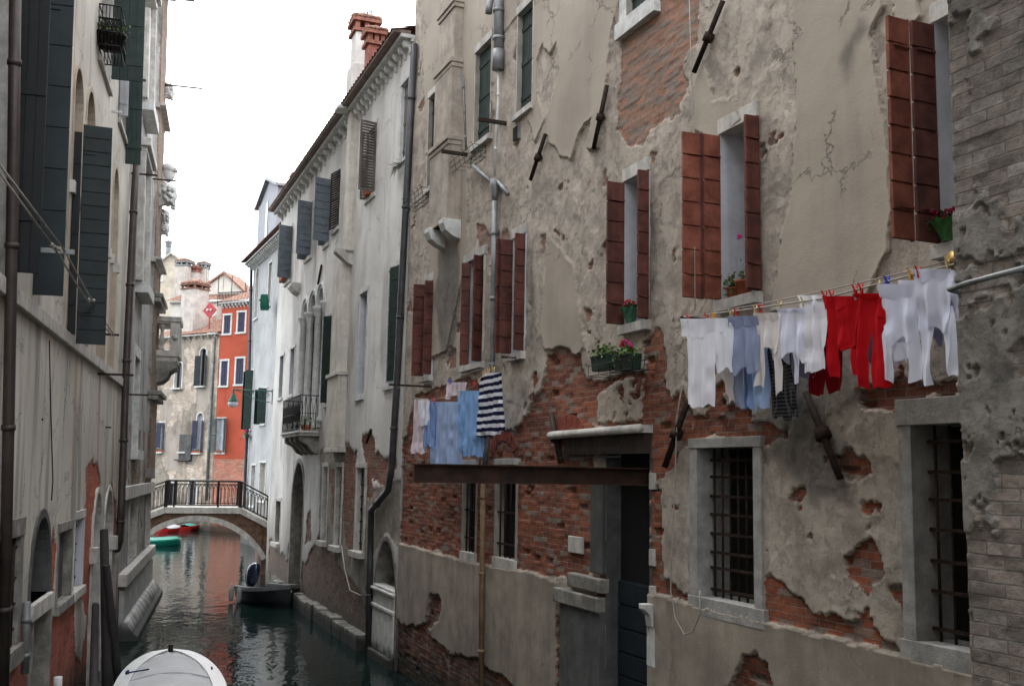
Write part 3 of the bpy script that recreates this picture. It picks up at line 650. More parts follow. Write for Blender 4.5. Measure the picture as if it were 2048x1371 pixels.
# rusted steel beam square to the wall over the canal
ub, zb_ = WB.px(1284, 940); wbm = WB.perp(ub, 828, 925)[0]
zt = WB.perp(ub, 828, 926)[1]; zl = WB.perp(ub, 828, 964)[1]
g = MB(); hb = zt-zl
g.wb(WB, ub-.1, ub+.1, zt-.014, zt, -.4, wbm); g.wb(WB, ub-.1, ub+.1, zl, zl+.014, -.4, wbm); g.wb(WB, ub-.008, ub+.008, zl+.014, zt-.014, -.4, wbm-.004)
solo(g, 'steel_beam', BEAMM, 'rusty steel I beam jutting out over the canal from the house door', 'beam')
# ------------------------------------------------------------------ near brick building at the right edge
WN = Wall((4.7*math.cos(HB), -4.7*math.sin(HB)), -22.5, 'R'); uN = WN.px(1926, 900)[0]
near = thing('brick_building', 'near brick wall with flaking mortar filling the right edge of the view', 'building', WN.P(0, 0, -3))
BKN = [[(1900, 1290), (1960, 1285), (1990, 1400), (1900, 1400)]]
def fieldN(U, Z):
    n1 = fbm(U/.35, Z/.5, 4, 31); n2 = fbm(U/.09, Z/.09, 3, 35)
    und = (n1-.10)*.5+n2*.22      # flaking mortar coat over brick
    row = np.floor(Z/.074).astype(int); col = np.floor((U+np.where(row % 2 == 0, .12, 0))/.24).astype(int)
    rb = _rt_[row & 255, col & 255]
    bh = (rb-.5)*.008-.004+fbm(U/.04, Z/.04, 3, 9)*.012
    w = np.where(und > 0, .014+fbm(U/.12, Z/.12, 4, 3)*.016+curl(und, .006), bh)
    return dict(w=w, brk=-und, top=und*0-1, pln=und*0-1, stn=sstep(fbm(U/.7, Z/.9, 3, 44), .02, .2)*.6)
MN = wallmat('near_brick', C(120, 114, 106), C(112, 108, 102), C(124, 114, 105), C(104, 98, 92), C(118, 112, 106), grime=.3, streak=.6, pale=C(136, 130, 123), undv=.5)
facade('front_wall', WN, np.concatenate([rng(-9, 3.9, .12), rng(3.915, uN, .0125)]), np.concatenate([rng(-.6, 1.4, .05), rng(1.42, 7.4, .0135), rng(7.5, 9.5, .1)]), [], fieldN, MN, near, back=1.9)
body(WN, near, -9, uN-.05, 9.5, -.3, -8)
tileroof(WN.P(-9, 9.6, .35), WN.d*(9+uN), WN.n*-4.6+np.array([0, 0, 1.6]), 40, 'roof', TILE, near)
g = MB(); a = WN.P(*WN.px(1935, 566, .1), .1); b = WN.P(*WN.px(2110, 520, .12), .12)
g.tube([WN.P(uN-.03, a[2]-.02, .02), WN.P(uN-.02, a[2]-.01, .08), a, b], .017, 8); part(g, 'wall_pipe', PIPEG, near)
# ------------------------------------------------------------------ water and canal bed
t = NT('canal_water'); v = t.obj()
n1 = t.noise(t.mapv(v, (1, .55, 1), (0, 0, .35)), 1.5, 3, .5); n2 = t.noise(t.mapv(v, (1, .8, 1), (0, 0, .3)), 5.5, 2, .5)
h = t.math('ADD', t.math('MULTIPLY', n1, .032), t.math('MULTIPLY', n2, .007))
t.l(t.bump(h, 1.0, .75), t.p.inputs['Normal'])
t.p.inputs['Base Color'].default_value = (.004, .011, .010, 1); t.p.inputs['Roughness'].default_value = .035; t.p.inputs['IOR'].default_value = 1.33; t.p.inputs['Specular IOR Level'].default_value = .24
WATER = t.m
g = MB(); g.add([(-400, -200, 0), (400, -200, 0), (400, 600, 0), (-400, 600, 0)], [(0, 1, 2, 3)]); struct(g.build('canal_water', WATER))

# ------------------------------------------------------------------ pale house beyond the peeling one
J = WB.P(21.66, 0)
WA = Wall((J[0], J[1]), -21.5, 'R'); AH = 13.75; UE = WA.px(541, 935)[0]
pale = thing('house', 'pale stained house with tall chimneys, triple arched window and small iron balcony', 'house', WA.P(UE/2, 0, -4))
X = WA.px
def RA(*a): return R4(WA, *a)
A1 = RA(803, 176, 326, 817); A2 = RA(738, 268, 398, 753); A3 = RA(671, 352, 460, 681); A4 = RA(653, 372, 490, 661); A5 = RA(615, 418, 518, 624); A6 = RA(574, 468, 565, 584)
A7 = RA(777, 545, 768, 803); A8 = RA(719, 592, 790, 733); A9 = RA(655, 637, 808, 665)
A10 = RA(560, 715, 796, 567); A11 = RA(581, 700, 790, 589)
T1, T2, T3 = [RA(a, b, 852, c)+(1.15,) for a, b, c in ((604, 612, 614), (618, 597, 631), (634, 584, 646))]
S1_ = RA(552, 1000, 1083, 561); S2_ = RA(646, 933, 1080, 655); S3_ = RA(672, 933, 1090, 683); S4_ = RA(713, 935, 1100, 729)
PO = RA(583, 925, 1175, 606); PO = (PO[0], PO[1], .3, PO[3], 1.3); PG = RA(753, 1075, 1210, 795); PG = (PG[0]+.03, PG[1], -.3, PG[3], 1.5)
OPA = [A1, A2, A3, A4, A5, A6, A7, A8, A9, A10, A11, T1, T2, T3, S1_, S2_, S3_, S4_, PO, PG]
BKA = [[(600, 1185), (598, 1140), (625, 1100), (640, 1075), (650, 1100), (668, 1110), (690, 1150), (712, 1170), (735, 1215), (738, 1320), (600, 1200)],
       [(686, 905), (700, 900), (713, 905), (712, 935), (708, 1100), (690, 1085), (686, 980)], [(728, 880), (745, 862), (752, 900), (775, 915), (790, 890), (798, 930), (780, 985), (735, 960)],
       [(660, 940), (670, 935), (672, 1060), (664, 1050)], [(540, 1080), (560, 1100), (580, 1120), (582, 1180), (540, 1150)], [(612, 1040), (622, 1030), (624, 1080), (612, 1085)], [(733, 930), (745, 935), (748, 985), (737, 1010), (731, 980)]]
UNA = [[(736, 985), (802, 962), (800, 1090), (770, 1060), (745, 1110), (738, 1300), (700, 1200), (640, 1110), (640, 900), (700, 880)]]
def fieldA(U, Z):
    n1 = fbm(U/.8, Z/.8, 4, 51); n2 = fbm(U/.18, Z/.18, 3, 55)
    brk = polys(WA, U, Z, BKA)+n1*.5+n2*.2; top = -polys(WA, U, Z, UNA)+n1*.3+n2*.1
    sp = (fbm(U/.7, Z/1.1, 3, 61)-.20-np.clip(Z-1.5, 0, 3)*.09)*1.5; brk = np.maximum(brk, sp)
    w = np.where(top > 0, .015+n1*.03, n2*.02); w = np.where(brk > 0, -.02+n2*.03, w)
    w = w+fbm(U/3, Z/3, 2, 71)*.06
    return dict(w=w, brk=brk, top=top, stn=sstep(fbm(U/1.1, Z/3.0, 4, 64), .04, .25)*.5)
MA = wallmat('pale_stained_plaster', C(205, 202, 196), C(146, 140, 130), C(140, 92, 72), C(104, 68, 56), C(140, 132, 122), streak=.42, dirt=(.17, .155, .13), grime=.7)
facade('front_wall', WA, rng(0.01, UE, .045), rng(-.6, AH, .045), OPA, fieldA, MA, pale)
body(WA, pale, 0.01, UE, AH)
def wn(R, parent=pale, W=WA, **k): return window(W, parent, R, **k)
r = wn(A1, fr=(.05, .12, .1, .08), fm=STONEW, back=GREYW, depth=.12)
leaf(WA, r, A1[0]+.02, -.07, A1[2], A1[3], A1[1]-A1[0]-.04, 0, 5, GREYW, 'vert')
r = wn(A2, fr=(.08, .08, .1, .12), back=DARK); leaf(WA, r, A2[1], .03, A2[2], A2[3], WA.perp(A2[1], 724, 330)[0], 90, 1, GREYW, 'louvre'); leaf(WA, r, A2[0], .03, A2[2], A2[3], .45, 105, 1, GREYW, 'louvre')
r = wn(A3, fr=(.08, .08, .1, .12), back=DARK); leaf(WA, r, A3[0]+.02, .02, A3[2], A3[3], A3[1]-A3[0]-.04, 12, 1, WOODD, 'louvre')
for R_, xo in ((A4, 638), (A5, 597), (A6, 563)):
    r = wn(R_, fr=(.08, .08, .1, .12), back=GLASS); leaf(WA, r, R_[1], .03, R_[2], R_[3], WA.perp(R_[1], xo, 480)[0], 92, 8, BLUSH); leaf(WA, r, R_[0], .03, R_[2], R_[3], .5, 105, 8, BLUSH)
r = wn(A7, fr=(.06, .06, .14, .14), fm=STONEW, back=DARK, rm=PLASW, depth=.4); leaf(WA, r, A7[0], .0, A7[2]+.02, A7[3]-.02, (A7[1]-A7[0])*.5, 15, 8, GRNPL)
r = wn(A8, fr=(.06, .06, .14, .14), fm=STONEW, back=GRNPL, rm=PLASW, depth=.3)
r = wn(A9, fr=(.05, .05, .06, .1), back=DARK); leaf(WA, r, A9[0]+.02, .02, A9[2]+.02, A9[3]-.02, .4, 30, 10, GRNPL)
for R_ in (A10, A11): wn(R_, fr=(.1, .1, .1, .1), fm=STONEW, back=GLASS, rm=PLASW)
# triple arched window with columns
for R_ in (T1, T2, T3): wn(R_, fr=(.0, .0, 0, 0), arch=1.15, back=GLASS, depth=.35, fm=STONEW, rm=PLASG, label='one arch of the triple arched window') if False else None
tri = part(MB().wb(WA, T3[0]-.12, T1[1]+.12, T1[2]-.14, T1[2], -.3, .1), 'triple_arched_window', STONEW, pale, bevel=.01)
g = MB()
for R_ in (T1, T2, T3):
    cu = (R_[0]+R_[1])/2; hw = (R_[1]-R_[0])/2; rise = hw*1.15; sp = R_[3]-rise; n = 14
    pt = lambda k, e: (cu+(hw+e)*math.cos(math.pi*k/n), sp+(rise+e)*math.sin(math.pi*k/n))
    for k in range(n): g.prism(WA, [pt(k, -.02), pt(k+1, -.02), pt(k+1, .10), pt(k, .10)], -.3, .05); g.prism(WA, [pt(k, .1), pt(k+1, .1), pt(k+1, .15), pt(k, .15)], -.02, .09)
part(g, 'arch', STONEW, tri)
for uc in ((T1[0]+T2[1])/2, (T2[0]+T3[1])/2, T1[1]+.13, T3[0]-.13):
    g = MB(); zb0, zt0 = T1[2], T2[3]-.5; c = WA.P(uc, 0, -.02); rr = .12
    g.lathe(c, [(.17, zb0), (.17, zb0+.1), (rr, zb0+.18), (rr*.92, zt0-.32), (rr*1.05, zt0-.3), (rr, zt0-.26), (.15, zt0-.14), (.2, zt0-.05), (.2, zt0)], 12)
    part(g, 'column', STONEW, tri)
g = MB(); g.wb(WA, T3[0]-.1, T1[1]+.1, T1[2], T2[3]+.1, -.42, -.38); part(g, 'pane', GLASS, tri)
for R_, sl_ in ((S1_, .1), (S2_, .16), (S3_, .16), (S4_, .16)):
    r = wn(R_, fr=(.1, .1, .12, .14), fm=STONE, back=DARK, sill=.12, depth=.3); grille(WA, r, R_, -.1, 4, 7, .012)
wn(PO, fr=(.14, .14, 0, 0), arch=1.3, back=DARK, depth=.45, fm=STONED, name='portal')
g = window(WA, pale, PG, depth=.5, fr=(.1, .1, 0, 0), arch=1.5, back=BRICKP, fm=STONED, name='water_gate')
a0, a1 = X(749, 1240)[0], PG[0]+.02
g = MB(); zc = X(770, 1172)[1]; zq = X(770, 1282)[1]
g.wb(WA, PG[0], PG[1]+.1, -.5, .2, -.3, .14); part(g, 'gate_base', STONED, pale, bevel=.03)
g = MB(); g.wb(WA, PG[0]+.0, PG[1]+.05, .2, zc-.42, -.2, .06); g.wb(WA, PG[0]-.02, PG[1]+.07, zc-.5, zc-.42, -.2, .09); g.wb(WA, PG[0]-.03, PG[1]+.09, zc-.12, zc-.06, -.2, .11); g.wb(WA, PG[0]+.0, PG[1]+.05, zc-.42, zc-.12, -.2, .05); g.wb(WA, PG[0]+.0, PG[1]+.04, zc-.06, zc, -.2, .07)
part(g, 'gate_pier', STONEW, pale, bevel=.015)
# quay ledge
g = MB(); pts = np.linspace(PG[1]+.7, UE-3, 15)
for a, b in zip(pts[:-1], pts[1:]): z = .40+random.uniform(-.05, .03); g.wb(WA, a+.01, b-.01, -.6, z, -.1, .24+random.uniform(-.03, .03))
part(g, 'base_ledge', STONED, pale, bevel=.03)
# cornice, roof, flues, chimneys
uF0, uF1 = X(714, 400)[0], X(688, 400, .24)[0]
for a, b, n in ((0.02, uF0, 13), (uF1, UE, 17)): modillions(WA, pale, a, b, AH-.02, n, size=.23)
modillions(WA, pale, uF0, uF1, AH+.02, 0, size=.5)
g = MB(); g.wb(WA, uF0+.03, uF1-.03, X(712, 500)[1], AH, -.05, .24); fa = part(g, 'flue', mat('pale_flue', C(188, 182, 170), .85, .2, 2, .005, 20, streak=.55), pale, bevel=.02)
g = MB(); zz = X(705, 505)[1]; g.pprism(WA, [(0, zz+.05), (.5, zz+.05), (.5, zz-.05), (.2, zz-.3), (0, zz-.4)], uF0+.1, uF1-.1); part(g, 'flue_bracket', STONE, fa, bevel=.01)
uL0, uL1 = X(698, 700)[0], X(657, 700, .26)[0]; zl0 = X(688, 895)[1]; zl1 = X(690, 745)[1]
g = MB(); g.wb(WA, uL0, uL1, zl0, zl1, -.05, .26); g.wb(WA, uL0+.05, uL1-.05, zl1, X(700, 505)[1], -.05, .22); lf = part(g, 'lower_flue', mat('pale_flue', (0, 0, 0)), pale, bevel=.02)
g = MB(); g.wb(WA, uL0-.06, uL1+.06, zl1-.1, zl1, -.02, .31); part(g, 'flue_ledge', STONE, lf, bevel=.01); g = MB(); g.wb(WA, uL0-.02, uL1+.02, zl0-.12, zl0, -.02, .29); part(g, 'flue_ledge', STONE, lf, bevel=.01)
rf = tileroof(WA.P(-.02, AH+.08, .52), WA.d*UE, WA.n*-5+np.array([0, 0, 1.7]), 74, 'roof', TILED, pale)
g = MB(); g.wb(WA, 0.02, UE, AH+.072, AH+.15, .1, .5); part(g, 'roof_edge', mat('eaves_grey', C(120, 104, 96), .85, .3, 6, .005), pale)
def chimney(parent, W, uc, wc, z0, z1, s, m, capm, flare=0, name='chimney'):
    g = MB(); g.wb(W, uc-s/2, uc+s/2, z0, z1, wc-s/2, wc+s/2)
    if flare: g.wb(W, uc-s/2-.07, uc+s/2+.07, z0, z0+flare, wc-s/2-.07, wc+s/2+.07)
    r = part(g, name, m, parent, bevel=.02)
    g = MB(); q = s/2
    g.wb(W, uc-q-.07, uc+q+.07, z1+.003, z1+.09, wc-q-.07, wc+q+.07)
    for du in (-1, 0, 1):
        for dw in (-1, 0, 1):
            if du or dw: g.wb(W, uc+du*(q-.04)-.06, uc+du*(q-.04)+.06, z1+.09, z1+.28, wc+dw*(q-.04)-.06, wc+dw*(q-.04)+.06)
    g.wb(W, uc-q-.1, uc+q+.1, z1+.28, z1+.37, wc-q-.1, wc+q+.1)
    part(g, 'chimney_vents', BRICKP if capm is TILE else capm, r)
    g = MB(); e = q+.09; N = 5
    for i in range(N):
        for sgn in (-1, 1):
            for ax in (0, 1):
                o = -e+2*e*(i+.5)/N
                a = (uc+o, wc+sgn*e) if ax == 0 else (uc+sgn*e, wc+o); b = (uc+o*.4, wc) if ax == 0 else (uc, wc+o*.4)
                g.tube([W.P(a[0], z1+.42, a[1]), W.P(b[0], z1+.42+e*.35, b[1])], e/N*.8, 7)
    part(g, 'chimney_tiles', TILE, r); return r
WHP = mat('white_chimney', C(196, 192, 186), .8, .12, 2, .004, 20, streak=.25); REDP = mat('red_chimney', C(140, 90, 78), .85, .25, 3, .006, 20)
uc = (uF0+uF1)/2; _, zt_ = WA.px(715, 70, .0)
z_w = WA.px(727, 76, -.1)[1]; z_r = WA.px(746, 100, -.1)[1]
uch = WA.px(727, 120, -.1)[0]; chimney(rf, WA, uch, -.1, AH+.1, z_w, .6, WHP, TILE, 1.2)
uch2 = WA.px(746, 180, -.1)[0]; chimney(rf, WA, uch2, -.1, AH+.1, z_r, .42, REDP, TILE)
u3 = WA.px(600, 355, -1.2)[0]; chimney(rf, WA, u3, -1.2, AH+.3, WA.px(600, 372, -1.2)[1], .6, mat('pink_chimney', C(160, 116, 100), .85, .2, 3, .004), TILE)
# dormer on the roof by the flue
g = MB(); ud = X(672, 270)[0]; g.wb(WA, ud-.7, ud+.9, AH+.1, AH+.9, -1.6, .0); part(g, 'dormer', BLKSH, rf)
# corbels, ties, pipes
g = MB(); c = X(598, 580); g.pprism(WA, [(0, c[1]+.2), (.34, c[1]+.2), (.34, c[1]+.08), (.2, c[1]-.08), (0, c[1]-.2)], c[0]-.35, c[0]+.35); part(g, 'corbel', STONE, pale, bevel=.02)
WX = lambda x, y, w=.09: WA.P(*WA.px(x, y, w), w)
pipe([WX(829, 88), WX(812, 400), WX(795, 740), WX(783, 935), WX(776, 980), WX(742, 1020), WX(740, 1120), WX(737, 1300)], .075, mat('grey_brown_pipe', C(66, 66, 68), .5, .25, 3, .001, 40, metal=.3), pale, 'drainpipe', 10, 6)
for a in ((643, 530, 636, 568), (742, 858, 733, 885)):
    g = MB(); g.tube([WX(a[0], a[1], .06), WX(a[2], a[3], .06)], .035, 5); part(g, 'wall_tie', IRON, pale)
g = MB(); g.tube([WX(788, 62, -.4), WX(786, 100, -.4)], .02, 5); g.tube([WX(782, 66, -.4), WX(830, 66, -.2)], .02, 5); g.tube([WX(782, 66, -.4), WX(781, 115, -.4)], .02, 5); part(g, 'roof_rail', PIPEG, rf)
g = MB(); g.tube([WX(683, 1090, .05), WX(690, 1140, .05), WX(700, 1180, .05), WX(722, 1190, .05), WX(738, 1180, .05)], .018, 5)
solo(g, 'hanging_hose', ROPE, 'pale hose looped along the foot of the pale stained wall', 'hose')
# balcony
zs_ = WA.perp(X(640, 830)[0], 600, 860)[1]; ub0, ub1 = X(641, 850)[0], X(641, 850)[0]+3.0; wbk = WA.perp(ub0, 599, 850)[0]
g = MB(); g.wb(WA, ub0, ub1, zs_-.16, zs_, 0, wbk); g.wb(WA, ub0-.05, ub1+.05, zs_-.08, zs_-.02, 0, wbk+.05)
bal = part(g, 'balcony', STONE, pale, bevel=.015)
g = MB()
for k in range(4):
    uu = ub0+.1+k*(ub1-ub0-.5)/3; g.pprism(WA, [(0, zs_-.17), (wbk-.05, zs_-.17), (wbk-.06, zs_-.32), (wbk*.55, zs_-.42), (wbk*.3, zs_-.62), (0, zs_-.7)], uu, uu+.26)
part(g, 'balcony_bracket', STONED, bal, bevel=.02)
g = MB(); zr = zs_+1.02
path = [(ub0, 0), (ub0, wbk), (ub1, wbk), (ub1, 0)]
for (ua, wa), (uc_, wc_) in zip(path[:-1], path[1:]):
    a, b = WA.P(ua, 0, wa), WA.P(uc_, 0, wc_); L = np.linalg.norm(b-a); Zv = np.array([0, 0, 1.])
    for z in (zs_+.08, zs_+.5, zr): g.tube([a+Zv*z, b+Zv*z], .018 if z == zr else .01, 5)
    k = max(4, int(L/.15))
    for i in range(k+1):
        p = a+(b-a)*i/k; q = a+(b-a)*(i+.5)/k
        g.tube([p+Zv*zs_, p+Zv*zr], .011, 4)
        if i < k: g.tube([p+Zv*(zs_+.08), q+Zv*(zs_+.5), p+Zv*zr], .006, 4); g.tube([p+(b-a)/k+Zv*(zs_+.08), q+Zv*(zs_+.5), p+(b-a)/k+Zv*zr], .006, 4)
part(g, 'railing', IRONB, bal)

# ------------------------------------------------------------------ white house at the bend
a = ray(557, 935); a = a/a[1]*51.8; b = ray(488, 935); b = b/b[1]*60.5
hW = math.degrees(math.atan2(b[0]-a[0], b[1]-a[1])); WW = Wall((a[0], a[1]), hW, 'R'); LW = float(np.hypot(b[0]-a[0], b[1]-a[1])); HWt = 15.9
white = thing('house', 'white plastered house with dark green shutters at the bend of the canal', 'house', WW.P(LW/2, 0, -4))
def RW(*a): return R4(WW, *a)
w1, w2 = RW(511, 540, 637, 517)+(1.6,), RW(537, 530, 612, 543); w3, w4 = RW(497, 745, 858, 505), RW(522, 780, 848, 533); w5 = RW(502, 930, 1010, 510); w6 = RW(519, 925, 1000, 531)
def fieldW(U, Z):
    n1 = fbm(U/.9, Z/.9, 4, 81); n2 = fbm(U/.2, Z/.2, 3, 85)
    top = np.clip((Z-3.3)/3, -.4, 1)+n1*1.3+.1; return dict(w=n1*.02, brk=np.minimum(-.1, 1.2-Z)+n1, top=top, stn=sstep(fbm(U/1.1, Z/3.0, 4, 84), .1, .3)*.3)
MW = wallmat('white_plaster', C(158, 159, 158), C(132, 129, 124), C(130, 80, 62), C(96, 60, 48), C(140, 134, 126), streak=.18, dirt=(.16, .16, .155), grime=.5)
facade('front_wall', WW, rng(-6, LW, .1), rng(-.6, HWt, .1), [w1, w2, w3, w4, w5, w6], fieldW, MW, white)
g = MB(); g.ob(WW.P(-6, -1, -.4), WW.d*(LW+6-.02), WW.n*-8, np.array([0, 0, HWt+.9])); part(g, 'rear_wall', PLASG, white)
for R_, m_, ar in ((w1, GLASS, 1.6), (w2, GLASS, 0), (w5, GLASS, 0), (w6, PLASG, 0)): window(WW, white, R_, fr=(.1, .1, 0 if ar else .1, .1), fm=STONEW, back=m_, arch=ar, depth=.2)
for R_, xo in ((w3, 491), (w4, 514)):
    r = window(WW, white, R_, fr=(.1, .1, .1, .1), fm=STONEW, back=DARK, depth=.2); leaf(WW, r, R_[1]+.02, .04, R_[2], R_[3], .4, 120, 3, GRNSH, 'vert'); leaf(WW, r, R_[0], .04, R_[2], R_[3], .42, 75, 3, GRNSH, 'vert')
modillions(WW, white, -6, LW+.02, HWt, 34, size=.45)
rw = tileroof(WW.P(-6, HWt+.1, .75), WW.d*(LW+6.2), WW.n*-5+np.array([0, 0, 1.6]), 60, 'roof', TILED, white)
WY = lambda x, y, w=.1: WW.P(*WW.px(x, y, w), w)
pipe([WY(503, 530, .15), WY(497, 800, .15), WY(490, 960, .15), WY(487, 1060, .15)], .09, mat('dark_grey_pipe', C(50, 54, 60), .5, .2, 3, .001, 40, metal=.3), white, 'drainpipe', 8, 5)
ud = WW.px(545, 420, -1)[0]
g = MB(); zd0, zd1 = HWt+.2, WW.px(530, 400, -.8)[1]; du0, du1 = WW.px(553, 440, -.8)[0], WW.px(516, 440, -.8)[0]
g.wb(WW, du0, du1, zd0, zd1, -3.5, -.8); g.prism(WW, [(du0-.1, zd1), (du1+.1, zd1), ((du0+du1)/2, zd1+1.0)], -3.4, -.85); dm = part(g, 'dormer', mat('white_dormer', C(140, 142, 146), .8, .1, 2, .003), rw)
g = MB(); um = (du0+du1)/2
for s in (-1, 1):
    e = du0-.35 if s < 0 else du1+.35; g.prism(WW, [(um, zd1+1.02), (um, zd1+1.17), (e, zd1+.02), (e, zd1-.12)], -3.5, -.6)
part(g, 'dormer_roof', PIPEG, dm)
g = MB(); g.wb(WW, um-.32, um+.32, zd0+1.2, zd1-.35, -.81, -.77); part(g, 'dormer_window', GLASS, dm)
tileroof(WW.P(-4, HWt+1.2, -.9), WW.d*5.6, WW.n*-3+np.array([0, 0, 1.7]), 22, 'upper_roof', TILE, white)

# ------------------------------------------------------------------ orange house and old grey house across the end of the canal
def facewall(xa, za, xb, zb):
    a = ray(xa, 935); a = a/a[1]*za; b = ray(xb, 935); b = b/b[1]*zb
    h = math.degrees(math.atan2(b[0]-a[0], b[1]-a[1])); return Wall((a[0], a[1]), h, 'L'), float(np.hypot(b[0]-a[0], b[1]-a[1]))
WO, LO = facewall(427, 70.5, 500, 69); HO = WO.px(455, 608)[1]
orange = thing('house', 'orange painted house with blue shutters and a brick foot beyond the bridge', 'house', WO.P(LO/2, 0, -4))
zbr = WO.px(450, 917)[1]
def fieldO(U, Z):
    n1 = fbm(U/.9, Z/.9, 4, 91); return dict(w=n1*.01, brk=(zbr-Z)+n1*.03, top=np.full(U.shape, .5), stn=U*0)
o1, o2, o3, o4, o5 = [R4(WO, *q) for q in ((448, 631, 667, 461), (476, 625, 664, 490), (442, 722, 771, 455), (472, 717, 768, 487), (434, 836, 904, 450))]
MO = wallmat('orange_plaster', C(160, 76, 56), C(154, 78, 60), C(170, 112, 92), C(150, 104, 88), C(176, 150, 136), streak=.08, dirt=(.12, .04, .03), grime=.15)
facade('front_wall', WO, rng(0, LO+.6, .12), rng(-.6, HO, .12), [o1, o2, o3, o4, o5], fieldO, MO, orange)
g = MB(); g.ob(WO.P(0.02, -1, -.4), WO.d*(LO+.5), WO.n*-7, np.array([0, 0, HO+.9])); part(g, 'rear_wall', mat('orange_side', C(160, 76, 56), .85, .1, 1), orange)
for R_ in (o1, o2, o3, o4):
    r = window(WO, orange, R_, fr=(.13, .13, .13, .13), fm=STONEW, back=DARK, depth=.14)
    hw = (R_[1]-R_[0])/2
    for k in range(2): leaf(WO, r, R_[0]+k*hw+.01, -.04, R_[2]+.02, R_[3]-.02, hw-.02, 0, 2, NAVY, 'vert')
r = window(WO, orange, o5, fr=(.06, .06, .06, .12), fm=STONEW, back=CURT, mull=2, depth=.2)
leaf(WO, r, o5[0], .03, o5[2], o5[3], .42, 160, 3, TEAL, 'louvre'); leaf(WO, r, o5[1], .03, o5[2], o5[3], .42, 55, 3, TEAL, 'louvre')
modillions(WO, orange, 0, LO+.6, HO, 12, size=.22)
ro = tileroof(WO.P(-.1, HO+.1, .4), WO.d*(LO+.8), WO.n*-3+np.array([0, 0, 1.2]), 14, 'roof', TILE, orange)
WG, LG = facewall(296, 74, 427, 70.6); HG = WG.px(400, 672)[1]
greyh = thing('house', 'old grey house with stained plaster, arched windows and dark open shutters', 'house', WG.P(LG/2, 0, -4))
g1_, g2_, g3_, g4_ = R4(WG, 399, 697, 772, 412)+(1.,), R4(WG, 350, 724, 776, 364)+(1.,), R4(WG, 319, 845, 903, 328), R4(WG, 393, 826, 905, 405)+(1.,); g5_ = R4(WG, 363, 876, 903, 373)
g6_ = R4(WG, 376, 958, 1030, 392)+(1.,); g7_ = R4(WG, 335, 965, 1030, 350)
def fieldG(U, Z):
    n1 = fbm(U/.9, Z/.9, 4, 101); n2 = fbm(U/.25, Z/.25, 3, 105)
    top = polys(WG, U, Z, [[(395, 690), (425, 680), (424, 800), (395, 830)], [(330, 842), (362, 842), (362, 940), (330, 940)], [(312, 760), (345, 780), (345, 850), (312, 850)], [(360, 870), (385, 868), (385, 915), (360, 915)]])+n1*1.0+n2*.3
    brk = fbm(U/1.6, Z/2.4, 4, 108)*3+.25-np.clip(top, 0, 1)*2
    return dict(w=n2*.03, brk=brk, top=top, stn=sstep(fbm(U/.9, Z/2.5, 4, 104), .06, .2)*.7)
MG = wallmat('old_grey_plaster', C(150, 142, 132), C(140, 132, 120), C(190, 176, 160), C(150, 136, 120), C(176, 168, 156), streak=.6, dirt=(.09, .075, .06), rust=.35, grime=.5)
facade('front_wall', WG, rng(0, LG-.02, .12), rng(-.6, HG, .12), [g1_, g2_, g3_, g4_, g5_, g6_, g7_], fieldG, MG, greyh)
g = MB(); g.ob(WG.P(0.02, -1, -.4), WG.d*(LG-.04), WG.n*-7, np.array([0, 0, HG+.9])); part(g, 'rear_wall', PLASG, greyh)
for R_, m_ in ((g1_, BLKSH), (g2_, None), (g3_, NAVY), (g4_, NAVY), (g5_, None), (g6_, None), (g7_, None)):
    r = window(WG, greyh, R_, fr=(.1, .1, 0 if len(R_) > 4 else .1, .1), fm=STONEW, arch=1. if len(R_) > 4 else 0, back=CURT if R_ in (g3_, g4_) else GLASS, depth=.2, sill=.25)
    if m_: 
        ht = R_[3]-(.5 if len(R_) > 4 else 0); ln = (R_[1]-R_[0])*.75
        leaf(WG, r, R_[0]+.1, .04, R_[2]+.02, ht, ln, 172, 3, m_, 'vert'); leaf(WG, r, R_[1]-.1, .04, R_[2]+.02, ht, ln*.7, 25, 3, m_, 'vert')
g = MB(); x0, x1 = WG.px(362, 890)[0], WG.px(386, 890)[0]; za, zb2 = WG.px(375, 918)[1], WG.px(375, 868)[1]; g.wb(WG, x0, x1, za, zb2, 0, .18) 
g.wb(WG, x0-.3, x1, za-.1, za, 0, .3); part(g, 'flue_box', CONC, greyh, bevel=.02)
modillions(WG, greyh, 0, LG, HG, 10, size=.25, m=STONE)
WZ = lambda x, y, w=.1: WG.P(*WG.px(x, y, w), w)
pipe([WZ(429, 668), WZ(424, 760), WZ(418, 880), WZ(412, 1000)], .09, PIPEG, greyh, 'drainpipe', 8, 3)
rg = tileroof(WG.P(-.1, HG+.1, .35), WG.d*(LG+.1), WG.n*-6+np.array([0, 0, 2.4]), 24, 'roof', TILE, greyh)
PALE = mat('pale_chimney', C(176, 168, 160), .85, .2, 2, .006, 20, streak=.5)
def chim_px(W, parent, xl, xr, yt, w, z0, m, cap, **k):
    ua, z1 = W.px(xl, yt, w); ub_, _ = W.px(xr, yt, w); s = abs(ub_-ua); return chimney(parent, W, (ua+ub_)/2, w, z0, z1, s, m, cap, **k)
chim_px(WG, rg, 378, 404, 582, -1.2, HG+.3, PALE, TILED)
